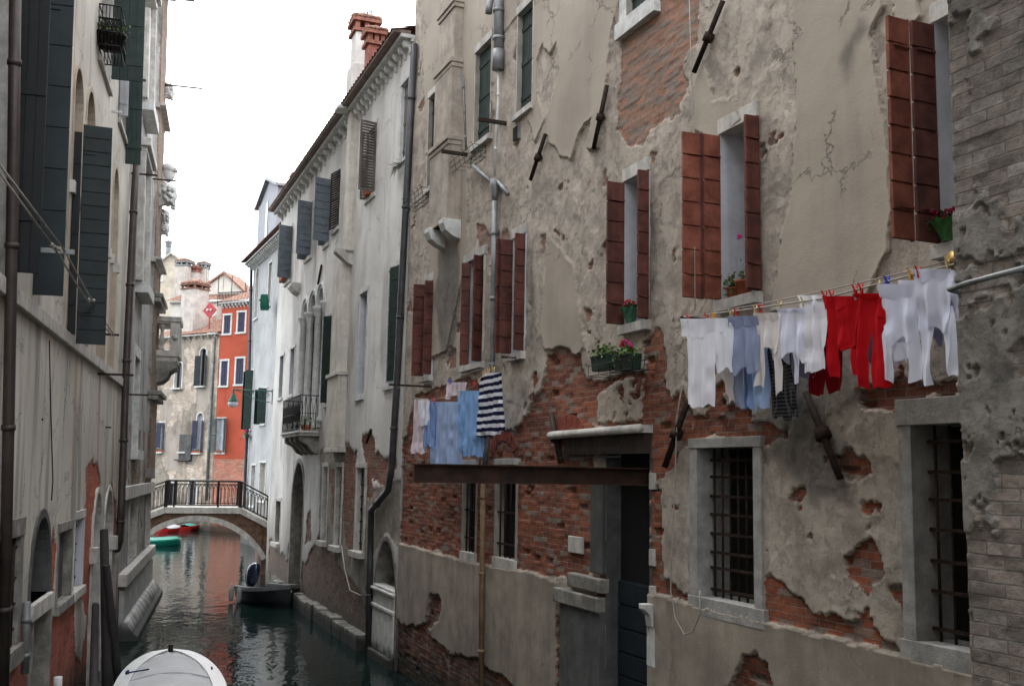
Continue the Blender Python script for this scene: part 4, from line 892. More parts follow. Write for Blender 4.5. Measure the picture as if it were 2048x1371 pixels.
# red satellite dish panel
g = MB(); c = WG.P(*WG.px(419, 620, -.6), -.6); e = .68
g.add([c+q for q in (-WG.d*e, -np.array([0, 0, e*.85]), WG.d*e, np.array([0, 0, e*.85]))]+[c+q-WG.n*.06 for q in (-WG.d*e, -np.array([0, 0, e*.85]), WG.d*e, np.array([0, 0, e*.85]))], [(0, 1, 2, 3), (7, 6, 5, 4), (0, 4, 5, 1), (1, 5, 6, 2), (2, 6, 7, 3), (3, 7, 4, 0)])
g.tube([c-WG.n*.05, c-WG.n*.05-np.array([0, 0, 1.5])], .04, 6)
sd = thing('satellite_dish', 'red diamond shaped aerial panel standing on the grey house roof', 'aerial', c-np.array([0, 0, 1.2]))
part(g, 'dish_panel', mat('red_panel', C(160, 58, 62), .6, .1, 3, 0), sd)
g = MB()
for s in (-1, 1): g.blob(c+WG.d*s*.16+WG.n*.03, .1, 8, 0); 
part(g, 'feed_horn', STONEW, sd)
# houses and roofs further back
WP_, LP_ = facewall(296, 88, 346, 88); hp = WP_.px(330, 530)[1]
ped = thing('house', 'pale stone house with a pediment gable rising far behind the grey house', 'house', WP_.P(LP_/2, 0, -3))
g = MB(); g.wb(WP_, 0, LP_, -1, hp, -6, 0); g.prism(WP_, [(-.1, hp), (LP_+.1, hp), (LP_*.45, hp+.95)], -6, .02); part(g, 'wall', mat('pale_stone_wall', C(176, 166, 150), .9, .2, 1.5, .01, 12, streak=.4), ped)
g = MB(); g.prism(WP_, [(-.3, hp-.1), (-.3, hp+.06), (LP_*.45, hp+1.12), (LP_*.45, hp+.95)], -6, .3); g.prism(WP_, [(LP_+.3, hp-.1), (LP_+.3, hp+.06), (LP_*.45, hp+1.12), (LP_*.45, hp+.95)], -6, .3); part(g, 'gable_cornice', STONE, ped)
window(WP_, ped, R4(WP_, 313, 533, 561, 324), fr=(.12, .12, .12, .12), depth=.05, fm=STONEW, back=NAVY)
chim_px(WP_, ped, 333, 341, 493, -2, hp-.5, PIPEG, PIPEG)
WQ, LQ = facewall(322, 80, 428, 79); hq = WQ.px(360, 606)[1]
mid = thing('house', 'low cream house with a red tiled roof and several chimneys behind', 'house', WQ.P(LQ/2, 0, -4))
g = MB(); g.wb(WQ, 0, LQ+2, -1, hq, -8, 0); part(g, 'wall', mat('cream_wall', C(190, 186, 176), .9, .1, 1.5, .004, 12), mid)
modillions(WQ, mid, 0, LQ+2, hq, 0, size=.2)
rq = tileroof(WQ.P(-.2, hq+.1, .4), WQ.d*(LQ+2.4), WQ.n*-5+np.array([0, 0, 1.9]), 34, 'roof', TILE, mid)
g = MB(); ug = WQ.px(432, 590)[0]; g.prism(WQ, [(ug-2.6, hq+.9), (ug+1.6, hq+.9), (ug-.2, hq+2.5)], -4, -1.5); part(g, 'gable', mat('cream_wall', (0, 0, 0)), rq)
g = MB(); g.prism(WQ, [(ug-2.8, hq+.85), (ug-2.8, hq+1.0), (ug-.2, hq+2.7), (ug-.2, hq+2.5)], -4, -1.3); g.prism(WQ, [(ug+1.8, hq+.85), (ug+1.8, hq+1.0), (ug-.2, hq+2.7), (ug-.2, hq+2.5)], -4, -1.3); part(g, 'gable_roof', TILE, rq)
for a_ in ((358, 381, 534, -2.5, PALE, PIPEG), (385, 399, 545, -3.0, PALE, TILE), (400, 416, 538, -3.6, PALE, PIPEG)): chim_px(WQ, rq, a_[0], a_[1], a_[2], a_[3], hq+.5, a_[4], a_[5])
# roof terrace behind the orange house
WT, LT = facewall(417, 76, 500, 75); ht_ = WT.px(450, 612)[1]
ter = thing('roof_terrace', 'railed roof terrace behind the tiles of the orange house', 'terrace', WT.P(LT/2, 0, -2))
g = MB(); g.wb(WT, 0, LT, -1, ht_, -4, 0); part(g, 'terrace_base', PALE, ter)
g = MB(); zt2 = ht_+1.0
for w_ in (-.05, -3.9):
    g.wb(WT, 0, LT, zt2, zt2+.05, w_-.03, w_+.03); g.wb(WT, 0, LT, ht_+.08, ht_+.12, w_-.02, w_+.02)
    for i in range(28): u = LT*i/27; g.wb(WT, u-.02, u+.02, ht_, zt2+(1.3 if i % 9 == 0 else 0), w_-.02, w_+.02)
part(g, 'railing', IRONB, ter)
def antenna(x, yt, yb, z, arms, label, xt=None):
    a = ray(x, yb); a = CC+a/a[1]*z; b = ray(xt or x, yt); b = CC+b/b[1]*z; 
    t_ = thing('antenna', label, 'antenna', a); g = MB(); g.tube([a, b], .022, 5); part(g, 'mast', PIPEG, t_); g = MB()
    for (fx, dz, n) in arms:
        c = b-np.array([0, 0, dz]); e = c+np.array([fx, .3, .0]); g.tube([c, e], .012, 4)
        for i in range(n): p = c+(e-c)*(i+.5)/n; g.tube([p-np.array([0, .2, .05]), p+np.array([0, .2, -.05])], .01, 4)
    part(g, 'antenna_arms', PIPEG, t_); return t_
antenna(413, 462, 600, 80, [(-.9, .1, 3)], 'thin mast antenna rising from the chimneys of the cream house')
antenna(446, 490, 580, 78, [(.5, .9, 3), (-.3, .2, 2)], 'slightly leaning mast antenna behind the roof terrace', 452)
antenna(342, 466, 520, 88, [(-1.2, .1, 5)], 'antenna standing behind the pediment house')
antenna(508, 380, 470, 70, [(-1.3, .2, 6)], 'antenna left of the white dormer')
antenna(743, 20, 60, 30, [(-.75, .05, 10), (-.2, .0, 2)], 'antenna above the two tall chimneys')

# ------------------------------------------------------------------ footbridge
a = ray(400, 935); a = a/a[1]*41.5; WR = Wall((a[0], a[1]), 74, 'L')
bridge = thing('footbridge', 'small arched footbridge of stone and brick with iron railings over the canal', 'bridge', WR.P(0, 0, -1.3))
BWD = 2.6; zk = WR.px(397, 1028)[1]; uk = 0.; hs = WR.px(524, 1100)[0]-uk; zsp = .55; rise = WR.px(397, 1041)[1]-zsp; rad = (hs*hs+rise*rise)/(2*rise); zc0 = zsp+rise-rad
amax = math.asin(hs/rad); N = 24; ring = .21
ap = lambda t, e: (uk+(rad+e)*math.sin(t), zc0+(rad+e)*math.cos(t))
for w0, w1 in ((-.25, .05), (-BWD-.05, -BWD+.25)):
    g = MB()
    for i in range(N):
        t0, t1 = -amax+2*amax*i/N, -amax+2*amax*(i+1)/N; g.prism(WR, [ap(t0, 0), ap(t1, 0), ap(t1, ring), ap(t0, ring)], w0, w1)
    part(g, 'arch_ring', STONE, bridge)
uA, uB = WR.px(331, 1015)[0], WR.px(480, 1015)[0]; zd = WR.px(400, 1026)[1]; uE = WR.px(536, 1045)[0]+.1; zE = zd-.62; uS = -uE
prof = [(uS-3, zE-1.5), (uS, zE), (uA, zd), (uB, zd), (uE, zE), (uE+3, zE-1.2)]
def ztop(u): return float(np.interp(u, [p[0] for p in prof], [p[1] for p in prof]))
g = MB()
for i in range(N):
    t0, t1 = -amax+2*amax*i/N, -amax+2*amax*(i+1)/N; p0, p1 = ap(t0, .02), ap(t1, .02)
    g.prism(WR, [p0, p1, (p1[0], max(p1[1]+.01, ztop(p1[0]))), (p0[0], max(p0[1]+.01, ztop(p0[0])))], -BWD, 0)
g.prism(WR, [(hs-.02, -.6), (uE+2, -.6), (uE+2, ztop(uE+2)), (uE, zE), (hs-.02, ztop(hs))], -BWD-2.5, 0); g.prism(WR, [(-hs+.02, -.6), (-hs+.02, ztop(-hs)), (uS, zE), (uS-2, ztop(uS-2)), (uS-2, -.6)], -BWD-2.5, 0)
MBR = wallmat('bridge_brick', C(120, 96, 80), C(110, 96, 84), C(112, 82, 66), C(86, 66, 54), C(124, 112, 98)) if False else mat('bridge_brick', C(98, 76, 62), .9, .4, 6, .02, 18, streak=.5)
part(g, 'spandrel', MBR, bridge)
g = MB()
for w0, w1 in ((-.28, .09), (-BWD-.09, -BWD+.28)):
    for p, q in zip(prof[:-1], prof[1:]): g.prism(WR, [p, q, (q[0], q[1]+.24), (p[0], p[1]+.24)], w0, w1)
for p, q in zip(prof[:-1], prof[1:]): g.prism(WR, [p, q, (q[0], q[1]+.2), (p[0], p[1]+.2)], -BWD+.28, -.28)
part(g, 'coping', STONE, bridge, bevel=.01)
for w_ in (-.08, -BWD+.08):
    g = MB(); rh = WR.px(400, 962)[1]-zd-.24; Zv = np.array([0, 0, 1.]); pf = [(u, z) for u, z in prof]; pf[0] = (uS-1, ztop(uS-1)); pf[-1] = (uE+.4, ztop(uE+.4))
    for (ua, za_), (uc2, zc2_) in zip(pf[:-1], pf[1:]):
        a, b = WR.P(ua, za_+.24, w_), WR.P(uc2, zc2_+.24, w_); L = np.linalg.norm(b-a); k = max(2, int(round(L/.15)))
        g.tube([a+Zv*rh, b+Zv*rh], .03, 5); g.tube([a+Zv*.08, b+Zv*.08], .016, 4); g.tube([a+Zv*(rh-.13), b+Zv*(rh-.13)], .012, 4)
        for i in range(k):
            p = a+(b-a)*i/k; q = a+(b-a)*min(1, (i+2)/k); m_ = (p+q)/2; g.tube([p+Zv*.08, p+Zv*(rh*.62)], .013, 4)
            g.tube([p+Zv*(rh*.62), p*.85+m_*.15+Zv*(rh*.78), m_*.7+p*.3+Zv*(rh*.87), m_+Zv*(rh-.12), m_*.7+q*.3+Zv*(rh*.87), q*.85+m_*.15+Zv*(rh*.78), q+Zv*(rh*.62)], .009, 4)
    for u in (uA, uB, (uA+uB)/2*0+.75, -.9, uE+.0, uS): z = ztop(u)+.2; wdt = .07 if u in (uA, uB) else .035; g.wb(WR, u-wdt, u+wdt, z, z+rh+.06, w_-.05, w_+.05)
    part(g, 'railing', IRONB, bridge)
# street lamp on its bracket
ul, zl_ = WA.px(543, 782, .05); ll = thing('street_lamp', 'green wrought iron wall lamp on a scrolled bracket above the canal', 'street lamp', WA.P(ul, zl_-.6, .02))
e = ray(466, 783); 
wl = WA.perp(ul, 466, 783)[0]; g = MB(); g.tube([WA.P(ul, zl_, 0), WA.P(ul, zl_, wl)], .022, 6)
pts = [WA.P(ul, zl_-.42*math.sin(math.pi/2*(1-q)), .06+q*1.3) for q in np.linspace(0, 1, 8)]; g.tube(pts, .014, 5)
for cw, cz, r_ in ((.22, -.14, .11), (.5, -.12, .08), (.75, -.08, .06)): g.tube([WA.P(ul, zl_+cz+r_*(1-k*.03)*math.sin(k*.6), cw+r_*(1-k*.03)*math.cos(k*.6)) for k in range(18)], .01, 4)
g.wb(WA, ul-.03, ul+.03, zl_-.5, zl_+.08, 0, .03); GRM = mat('green_iron', C(30, 84, 72), .5, .2, 6, .001); part(g, 'bracket', GRM, ll)
g = MB(); c = WA.P(ul, zl_, wl-.02); g.lathe(c, [(.03, .05), (.035, -.05), (.04, -.16), (.09, -.2), (.11, -.3), (.19, -.42), (.2, -.44)], 12); part(g, 'lamp_cap', GRM, ll)
g = MB(); g.lathe(c, [(.17, -.44), (.19, -.52), (.17, -.6), (.08, -.66)], 12); part(g, 'lamp_glass', mat('lamp_glass', C(190, 196, 200), .2, .1, 3, 0), ll)
# ------------------------------------------------------------------ left side: long beige house and the stone palace after it
WL = Wall((-2.55, 0.), -14.9, 'L', .03); LX = WL.px; UL1 = LX(243, 935)[0]; HL = 15.6; UL2 = LX(303, 935)[0]
beige = thing('house', 'long beige house on the left with dark green shutters and salmon patches near the water', 'house', WL.P(16, 0, -4))
def RL(*a): return R4(WL, *a)
zL = 6.13
l0 = RL(-35, 1105, 1330, 31); l0 = (l0[0], l0[1], LX(31, 1286)[1], LX(31, 1072)[1])
la = (LX(57, 1190)[0], LX(96, 1180)[0], LX(96, 1182)[1], LX(70, 1037)[1], 1.2)
ld = (LX(62, 1300)[0], LX(95, 1290)[0], -.3, LX(95, 1213)[1])
lb, lc = RL(113, 1066, 1208, 138), RL(146, 1040, 1181, 163)
le = (LX(184, 1100)[0], LX(200, 1100)[0], -.3, LX(192, 986)[1], 1.2); lf_ = (LX(206, 1090)[0], LX(222, 1090)[0], -.3, LX(214, 980)[1], 1.2)
def arl(x0, x1, zt): return (LX(x0, 300)[0], LX(x1, 300)[0], zL+.02, zt, 1.15)
m1 = arl(143, 160, LX(152, 125)[1]); m2 = arl(169, 186, LX(178, 176)[1]); m3 = arl(206, 220, LX(213, 292)[1]); m4 = arl(228, 238, LX(233, 342)[1]); print('arches', m1, m2, m3, m4)
w0_ = (LX(-120, 500)[0], LX(15, 560)[0], zL+.02, 10.)
tA = (LX(196, 120)[0], LX(219, 120)[0], 11.6, 13.8); tB = (LX(236, 230)[0], LX(252, 230)[0], 11.6, 13.8)
OPL = [l0, la, ld, lb, lc, le, lf_, m1, m2, m3, m4, w0_, tA, tB]
BKL = [[(170, 930), (186, 925), (202, 965), (198, 1010), (184, 1100), (182, 1230), (192, 1420), (60, 1450), (-40, 1430), (25, 1300), (33, 1195), (40, 1215), (50, 1232), (100, 1250), (110, 1225), (150, 1192), (160, 1182), (164, 1030), (170, 1000)],
       [(221, 960), (233, 1000), (231, 1110), (222, 1060)], [(103, 1040), (110, 1100), (107, 1200), (101, 1210)], [(234, 1110), (243, 1110), (236, 1300), (226, 1290)]]
UNL = [[(150, 1190), (162, 1195), (172, 1230), (166, 1320), (152, 1315), (148, 1240)]]
def fieldL(U, Z):
    n1 = fbm(U/.7, Z/1.1, 4, 121); n2 = fbm(U/.15, Z/.3, 3, 125)
    brk = np.minimum(polys(WL, U, Z, BKL), -polys(WL, U, Z, UNL))+n1*.45+n2*.15; brk = np.maximum(brk, np.where(Z < 1.0, n1*1.2-.05, -1))
    top = .25+n1*.6; stn = sstep(fbm(U/.35, Z/4.0, 4, 131), .03, .22)*np.where(Z < 6.0, .55, .2)
    return dict(w=np.where(brk > 0, -.015+n2*.02, .01+n1*.012), brk=brk, top=top, stn=stn)
ML = wallmat('beige_plaster', C(188, 182, 171), C(152, 146, 138), C(176, 98, 78), C(150, 84, 70), C(176, 110, 92), streak=.55, dirt=(.055, .06, .05), rust=.45, grime=.35, pale=C(160, 110, 92))
facade('front_wall', WL, np.concatenate([rng(-12, 9, .3), rng(9.05, UL1-.02, .035)]), rng(-.6, HL, .04), OPL, fieldL, ML, beige)
body(WL, beige, -12, UL1-.02, HL)
tileroof(WL.P(-12, HL+.1, .5), WL.d*(UL1+12), WL.n*-4+np.array([0, 0, 1.4]), 80, 'roof', TILE, beige)
modillions(WL, beige, -12, UL1, HL, 0, size=.4)
g = MB(); a = -12
while a < UL1-.1: b = min(UL1-.05, a+2.1); g.wb(WL, a+.004, b-.004, zL-.19, zL, -.02, .09); a = b
part(g, 'string_course', STONE, beige, bevel=.01)
wl = lambda R_, **k: window(WL, beige, R_, **k)
r0 = wl(l0, fr=(.16, .22, .22, .22), fm=STONED, back=DARK, depth=.3)
grille(WL, r0, l0, -.02, 5, 4, .028)
r = wl(la, fr=(.12, .12, 0, 0), arch=1.2, fm=CONC, back=DARK, depth=.35); grille(WL, r, la, -.25, 6, 4, .01)
g = MB(); g.wb(WL, la[0]-.05, la[1]+.05, ld[3]+.0, la[2], -.3, .08); part(g, 'sill', STONE, r, bevel=.015)
r = wl(ld, fr=(.07, .12, 0, 0), fm=STONED, back=DOORM, depth=.2, name='water_door')
wl(lb, fr=(.1, .1, .14, .14), fm=STONED, back=CONC, depth=.1); r = wl(lc, fr=(.06, .1, .14, .14), fm=STONE, rm=PLASW, back=DARK, depth=.35); grille(WL, r, lc, -.1, 4, 4, .014)
for R_ in (le, lf_):
    r = wl(R_, fr=(.12, .14, 0, 0), arch=1.2, fm=STONE, back=CONC if R_ is le else PLASG, depth=.3, name='water_gate'); zi = LX(192, 1105)[1]
    g = MB(); g.wb(WL, R_[1]-.02, R_[1]+.26, zi-.14, zi+.16, -.1, .12); g.wb(WL, R_[0]-.26, R_[0]+.02, zi-.14, zi+.16, -.1, .12); part(g, 'impost_block', STONE, r, bevel=.01)
for R_, bk in ((m1, DARK), (m2, BRICKP), (m3, PLASW), (m4, PLASW)):
    r = wl(R_, fr=(.09, .09, 0, 0), arch=1.15, fm=mat('beige_moulding', C(160, 146, 128), .85, .15, 3, .003), back=mat('niche_brown', C(104, 92, 78), .9, .3, 3, .01) if bk is BRICKP else bk, depth=.22)
    g = MB(); g.wb(WL, R_[0]-.14, R_[0]+.01, 8.3, 8.5, -.05, .09); g.wb(WL, R_[1]-.01, R_[1]+.14, 8.3, 8.5, -.05, .09); part(g, 'impost', STONE, r, bevel=.01)
def sh(root, x, y0, xo, yo, zt, n, m, style='board', phi=90):
    u = LX(x, y0)[0]; w1, zb = WL.perp(u, xo, yo); leaf(WL, root, u, .03, zb, zt, abs(w1)-.03, phi, n, m, style)
    return u, w1, zb
BLK2 = mat('near_black_shutter', C(13, 16, 17), .6, .3, 4, .002, 60)
DGR = mat('dark_slate_green_shutter', C(24, 34, 37), .55, .2, 3, .002, 60, streak=.25)
r = wl(w0_, fr=(.1, .1, .1, 0), fm=STONE, back=DARK, depth=.3)
uh = 12.0; w1, zb = WL.perp(uh, 79, 547); leaf(WL, r, uh, .03, zb, zb+4.2, w1-.03, 90, 3, BLK2, 'vert')
uh = 13.6; w1, zb = WL.perp(uh, 126, 593); leaf(WL, r, uh, .03, zb, zb+4.4, w1-.03, 90, 8, DGR)
g = MB(); p = [WL.P(uh-.05, zb, .1), WL.P(uh-.05, zb+4.4, .1)]
r2 = wl((m1[0]-.001, m1[0], zL+.02, zL+.03), fr=(0, 0, 0, 0)) if False else r
uc2, zc2 = LX(130, 665); wC, zC = WL.perp(uc2, 150, 668); ztD = LX(130, 230)[1]
leaf(WL, r, uc2, .03, zC, ztD, wC-.03, 88, 1, BLK2, 'vert')
wD, zD = WL.perp(uc2+.06, 208, 690); leaf(WL, r, uc2+.04, wC+.01, zD, WL.perp(uc2, 157, 246)[1], (wD-wC)*1.02, 84, 16, BLKSH)
# green top floor shutters
r = wl(tA, fr=(.08, .08, .1, .1), back=DARK); u = LX(221, 120)[0]; w1, zb = WL.perp(u, 286, 165); leaf(WL, r, u, .03, zb, zb+2.4, w1-.03, 90, 4, GRNPL, 'vert')
r = wl(tB, fr=(.08, .08, .1, .1), back=CURT); u = LX(250, 240)[0]; w1, zb = WL.perp(u, 281, 330); leaf(WL, r, u, .03, zb, zb+2.7, w1-.03, 90, 3, GRNPL, 'vert'); u = LX(236, 200)[0]; w1, zb = WL.perp(u, 256, 233); leaf(WL, r, u, .03, zb, zb+2.0, w1-.03, 90, 2, PLASW, 'vert')
wlp = lambda x, y, w=.1: WL.P(*WL.px(x, y, w), w)
pipe([wlp(31, -60, .13), wlp(27, 300, .13), wlp(18, 800, .13), wlp(6, 1400, .13)], .062, PIPEB, beige, 'drainpipe', 12, 4)
pipe([wlp(279, 235, .14), wlp(268, 400, .14), wlp(254, 700, .14), wlp(243, 1000, .14), wlp(239, 1080, .14), wlp(234, 1098, .05)], .085, PIPEB, beige, 'drainpipe', 10, 6)
pipe([wlp(53, 1203, .08), wlp(52, 1260, .08), wlp(50, 1345, .08)], .05, PIPEG, beige, 'downpipe', 10, 2)
pipe([wlp(99, 680, .02), wlp(101, 800, .02), wlp(104, 900, .02), wlp(106, 960, .02), wlp(103, 1000, .02)], .008, IRONB, beige, 'cable', 4)
def barL(x, y, xo, r_=.02, m=IRON, W=WL, par=None):
    u, z = W.px(x, y); w = W.perp(u, xo, y)[0]; g = MB(); g.ob(W.P(u, z-r_, -.02), W.d*2*r_, np.array([0, 0, 2*r_]), W.n*(w+.02)); part(g, 'wall_bracket', m, par or beige); return u, z, w
b1 = barL(20, 495, 148, .028, PIPEG); b2 = barL(208, 668, 238); barL(194, 747, 267); barL(221, 153, 292, .02, GRNPL); barL(222, 222, 243, .02, PIPEW)
for x0, x1, y_ in ((82, 86, 838), (210, 222, 854)): barL(x0, y_, x1, .015)
# clothes lines strung along the beige house
lines = thing('clothes_line', 'pair of knotted grey clothes lines strung past the dark shutters of the beige house', 'clothes line', WL.P(b1[0], b1[1]-.1, .5))
for dx, dz in ((0, 0), (-.06, -.05)):
    wa = WL.perp(b1[0], 130, 497)[0]+dx; wb_ = WL.perp(b2[0], 228, 668)[0]+dx*.6
    pA, pB = WL.P(b1[0], b1[1]+dz, wa), WL.P(b2[0], b2[1]+dz*.5, wb_); pts = [pA+(pB-pA)*q-np.array([0, 0, .05*math.sin(math.pi*q)]) for q in np.linspace(0, 1, 9)]
    a = ray(-30, 290+dx*-250); pN = CC+a/a[1]*8.6; g = MB(); g.tube([pN, pA], .012, 5); g.tube(pts, .012, 5); part(g, 'rope', ROPE, lines)
g = MB(); p = pA+(pB-pA)*.42
for k in range(4): g.blob(p+np.array([random.uniform(-.02, .02), k*.07, random.uniform(-.02, .02)]), .028, 6, .3)
p = pN+(pA-pN)*.85
for k in range(4): g.blob(p+np.array([random.uniform(-.02, .02), k*.08, random.uniform(-.02, .02)]), .026, 6, .3)
part(g, 'knots', ROPE, lines)
# mooring poles
POLE = mat('black_pole', C(30, 27, 26), .8, .4, 5, .004, 40, stretch=(1, 1, .3))
def pole(x0, y0, x1, y1, w, r_, lab):
    a = wlp(x0, y0, w); b = wlp(x1, y1, w+.25); d = b-a; b = a+d*((a[2]+.8)/(a[2]-b[2])) if a[2]-b[2] > 0 else b
    g = MB(); g.tube([b, a*.5+b*.5, a], [r_*1.1, r_, r_*.9], 10); solo(g, 'mooring_pole', POLE, lab, 'mooring pole', 'mooring poles along the left wall')
pole(208, 1060, 214, 1371, .3, .085, 'tallest black mooring pole beside the arched water gate'); pole(212, 1130, 238, 1371, .45, .075, 'leaning black mooring pole crossing in front of the arched gate'); pole(191, 1210, 187, 1371, .25, .07, 'short black mooring pole in front of the salmon plaster')
g = MB(); g.tube([wlp(115, 1400, .3), wlp(116, 1353, .3)], .055, 12); solo(g, 'plastic_post', PIPEW, 'short cream plastic tube standing by the salmon wall', 'post')
# ------------------------------------------------------------------ stone palace with carved heads
palace = thing('palace', 'grey stone palace with brick corner pier, carved heads and a stepped stone base', 'building', WL.P((UL1+UL2)/2, 0, -4)); HP = 20.5
p1 = (LX(257, 1060)[0], LX(272, 1060)[0], LX(260, 1122)[1], LX(260, 994)[1]); p2 = (LX(291, 1050)[0], LX(299, 1050)[0], p1[2], p1[3])
p3 = (LX(266, 800)[0], LX(276, 800)[0], LX(270, 900)[1], LX(270, 711)[1]); p4 = (p3[0]-.05, p3[1]+.1, 9.0, 12.3, 1.1); p5 = (p3[0]-.05, p3[1]+.1, 14.0, 17.3, 1.1)
def fieldP(U, Z):
    n1 = fbm(U/.6, Z/.8, 4, 141); n2 = fbm(U/.15, Z/.2, 3, 145)
    pier = U-(UL2-2.6); brk = np.where((pier > 0) & (Z > 4.1), .2+n1*.5, np.where((Z > 2.3) & (Z < 5.2), -.02+n1*.9, -.5+n1*.6))
    w = np.where(pier > 0, .12, 0)+n2*.02; w = np.where((pier > 0) & (Z < 3.75), .0, w)
    return dict(w=w, brk=brk, top=.15+n1*.8-np.where(pier > 0, .3, 0), stn=sstep(fbm(U/.5, Z/1.6, 4, 144), .02, .2)*.6)
MPm = wallmat('palace_stone', C(158, 156, 152), C(138, 134, 128), C(126, 104, 86), C(112, 94, 80), C(146, 138, 126), streak=.55, dirt=(.07, .066, .06), grime=.4)
facade('front_wall', WL, rng(UL1, UL2, .045), rng(-.6, HP, .045), [p1, p2, p3, p4, p5], fieldP, MPm, palace)
body(WL, palace, UL1, UL2, HP, -.45, -8, m=STONED)
wp = lambda R_, **k: window(WL, palace, R_, **k)
wp(p1, fr=(.12, .12, 0, 0), fm=STONE, back=CONC, depth=.25); wp(p2, fr=(.12, .05, 0, 0), fm=STONE, back=DARK, depth=.25)
wp(p3, fr=(.16, .16, .3, .25), fm=STONEW, back=GLASS, depth=.3, sill=.15)
for R_ in (p4, p5):
    wp(R_, fr=(.2, .2, 0, .3), arch=1.1, fm=STONEW, back=GLASS, depth=.35, sill=.3)
    g = MB(); zt = R_[3]+.35; g.wb(WL, R_[0]-.45, R_[1]+.45, zt, zt+.22, -.02, .3); g.wb(WL, R_[0]-.35, R_[1]+.35, zt-.14, zt, -.02, .2); g.wb(WL, R_[0]-.35, R_[0]-.22, R_[2], zt-.14, -.02, .18); g.wb(WL, R_[1]+.22, R_[1]+.35, R_[2], zt-.14, -.02, .18); part(g, 'window_hood', STONE, palace, bevel=.02)
g = MB(); zl = LX(260, 985)[1]; g.wb(WL, UL1+.1, UL2+.05, zl-.12, zl+.2, -.02, .14); zs = LX(250, 1135)[1]; g.wb(WL, UL1+.05, UL2+.05, zs-.3, zs+.0, -.02, .2); part(g, 'string_course', STONE, palace, bevel=.015)
g = MB(); g.pprism(WL, [(0, -.6), (.45, -.6), (.45, .1), (.36, .16), (.2, .42), (.12, .46), (.12, 1.15), (0, 1.2)], UL1+.3, UL2+.12); part(g, 'stepped_base', mat('base_stone', C(170, 170, 166), .8, .2, 2, .006, 20, wet=1), palace, bevel=.015)
zp = LX(290, 785)[1]; g = MB(); 
for z, e in ((zp, .2), (zp+.15, .3), (9.4, .2), (9.55, .26)): g.wb(WL, UL2-2.7, UL2+.08, z-.13, z, .0, .12+e)
part(g, 'pier_moulding', STONED, palace, bevel=.02)
modillions(WL, palace, UL1, UL2, HP-.1, 9, size=.8, w=.1, m=STONE)
for z in (10.6, 15.6): modillions(WL, palace, UL2-2.8, UL2, z, 0, size=.12, w=.1, m=STONE)
# carved heads, each a modelled face on a bracket
def head(u, z, w, s, helmet=False):
    g = MB(); c = WL.P(u, z, w)
    E = lambda a, b, c_: c+WL.d*a*s+WL.n*b*s+np.array([0, 0, c_*s])
    k = 14; vs = []; prof = [(-.62, .16, .1), (-.5, .30, .2), (-.3, .38, .28), (-.1, .42, .30), (.1, .44, .30), (.3, .43, .26), (.48, .34, .15), (.6, .14, .0)]
    for zz, rr, f in prof:
        for j in range(k):
            q = 2*math.pi*j/k; fr_ = max(0, math.cos(q)); 
            b = rr*math.cos(q)+(.09 if abs(zz+.1) < .06 and fr_ > .95 else 0)+(.05 if zz in (-.3,) and fr_ > .8 else 0)-(.06 if zz == .1 and .55 < fr_ < .95 else 0)
            vs.append(E(rr*math.sin(q)*.9, b, zz))
    g.add(vs, [(i*k+j, i*k+(j+1) % k, (i+1)*k+(j+1) % k, (i+1)*k+j) for i in range(len(prof)-1) for j in range(k)]+[tuple(range(k))[::-1], tuple(len(prof)*k-k+j for j in range(k))], True)
    if helmet: g.blob(E(0, -.02, .32), .5*s, 12, .02, (1, 1, .75)); g.pprism(WL, [(w-.1*s, z+.2*s), (w+.62*s, z+.12*s), (w+.55*s, z+.3*s), (w-.1*s, z+.4*s)], u-.3*s, u+.3*s)
    else:
        for i in range(46):
            q = random.uniform(.9, 5.38); zz = random.uniform(-.5, .62); rr = .42*math.sqrt(max(.05, 1-(zz/.75)**2)); g.blob(E(rr*math.sin(q), rr*math.cos(q), zz), random.uniform(.08, .14)*s, 6, .25)
        for i in range(16): g.blob(E(random.uniform(-.25, .25), random.uniform(.2, .36), random.uniform(-.75, -.42)), random.uniform(.07, .12)*s, 6, .2)
    g.pprism(WL, [(0, z+.5*s), (w, z+.45*s), (w, z-.5*s), (0, z-.8*s)], u-.25*s, u+.25*s)
    part(g, 'carved_head', STONEW, palace)
head(UL2-1.6, WL.px(300, 218, .4)[1], .38, .62); head(UL2-.4, LX(330, 315, .3)[1], .3, .5, True)
for y in (352, 395, 425): head(UL2-.4, LX(325, y, .3)[1], .24, .34)
head(UL2-.4, LX(328, 100, .3)[1], .26, .4)
g = MB(); zz = LX(335, 244)[1]; g.ob(WL.P(UL2-.6, zz, 0), WL.d*.04, np.array([0, 0, .04]), WL.n*1.35); part(g, 'iron_rod', IRON, palace)
for a in ((262, 346, 315), (252, 788, 297), (300, 357, 352)): barL(*a, par=palace)
# stone balcony on the corner
ub = UL2-1.15; ze = lambda y: WL.perp(ub, 330, y)[1]; wj = WL.perp(ub, 360, 700)[0]
g = MB(); g.wb(WL, ub, UL2+.5, ze(712), ze(700), -.3, wj); g.wb(WL, ub+.05, UL2+.45, ze(722), ze(712)-.003, -.3, wj-.08); bl = part(g, 'stone_balcony', STONE, palace, bevel=.015)
g = MB(); g.wb(WL, ub, UL2+.5, ze(642), ze(632), -.3, wj+.02); g.wb(WL, ub+.04, UL2+.46, ze(646), ze(642)-.003, -.3, wj-.04); part(g, 'coping', STONE, bl, bevel=.012)
g = MB(); zA, zB = ze(700), ze(646); 
for (u_, w_) in ((ub+.17, wj-.17), (UL2+.3, wj-.17)): g.wb(WL, u_-.15, u_+.15, zA, zB, w_-.15, w_+.15); g.blob(WL.P(u_-.15, (zA+zB)/2, w_), .1, 10, 0)
part(g, 'corner_post', STONE, bl, bevel=.01)
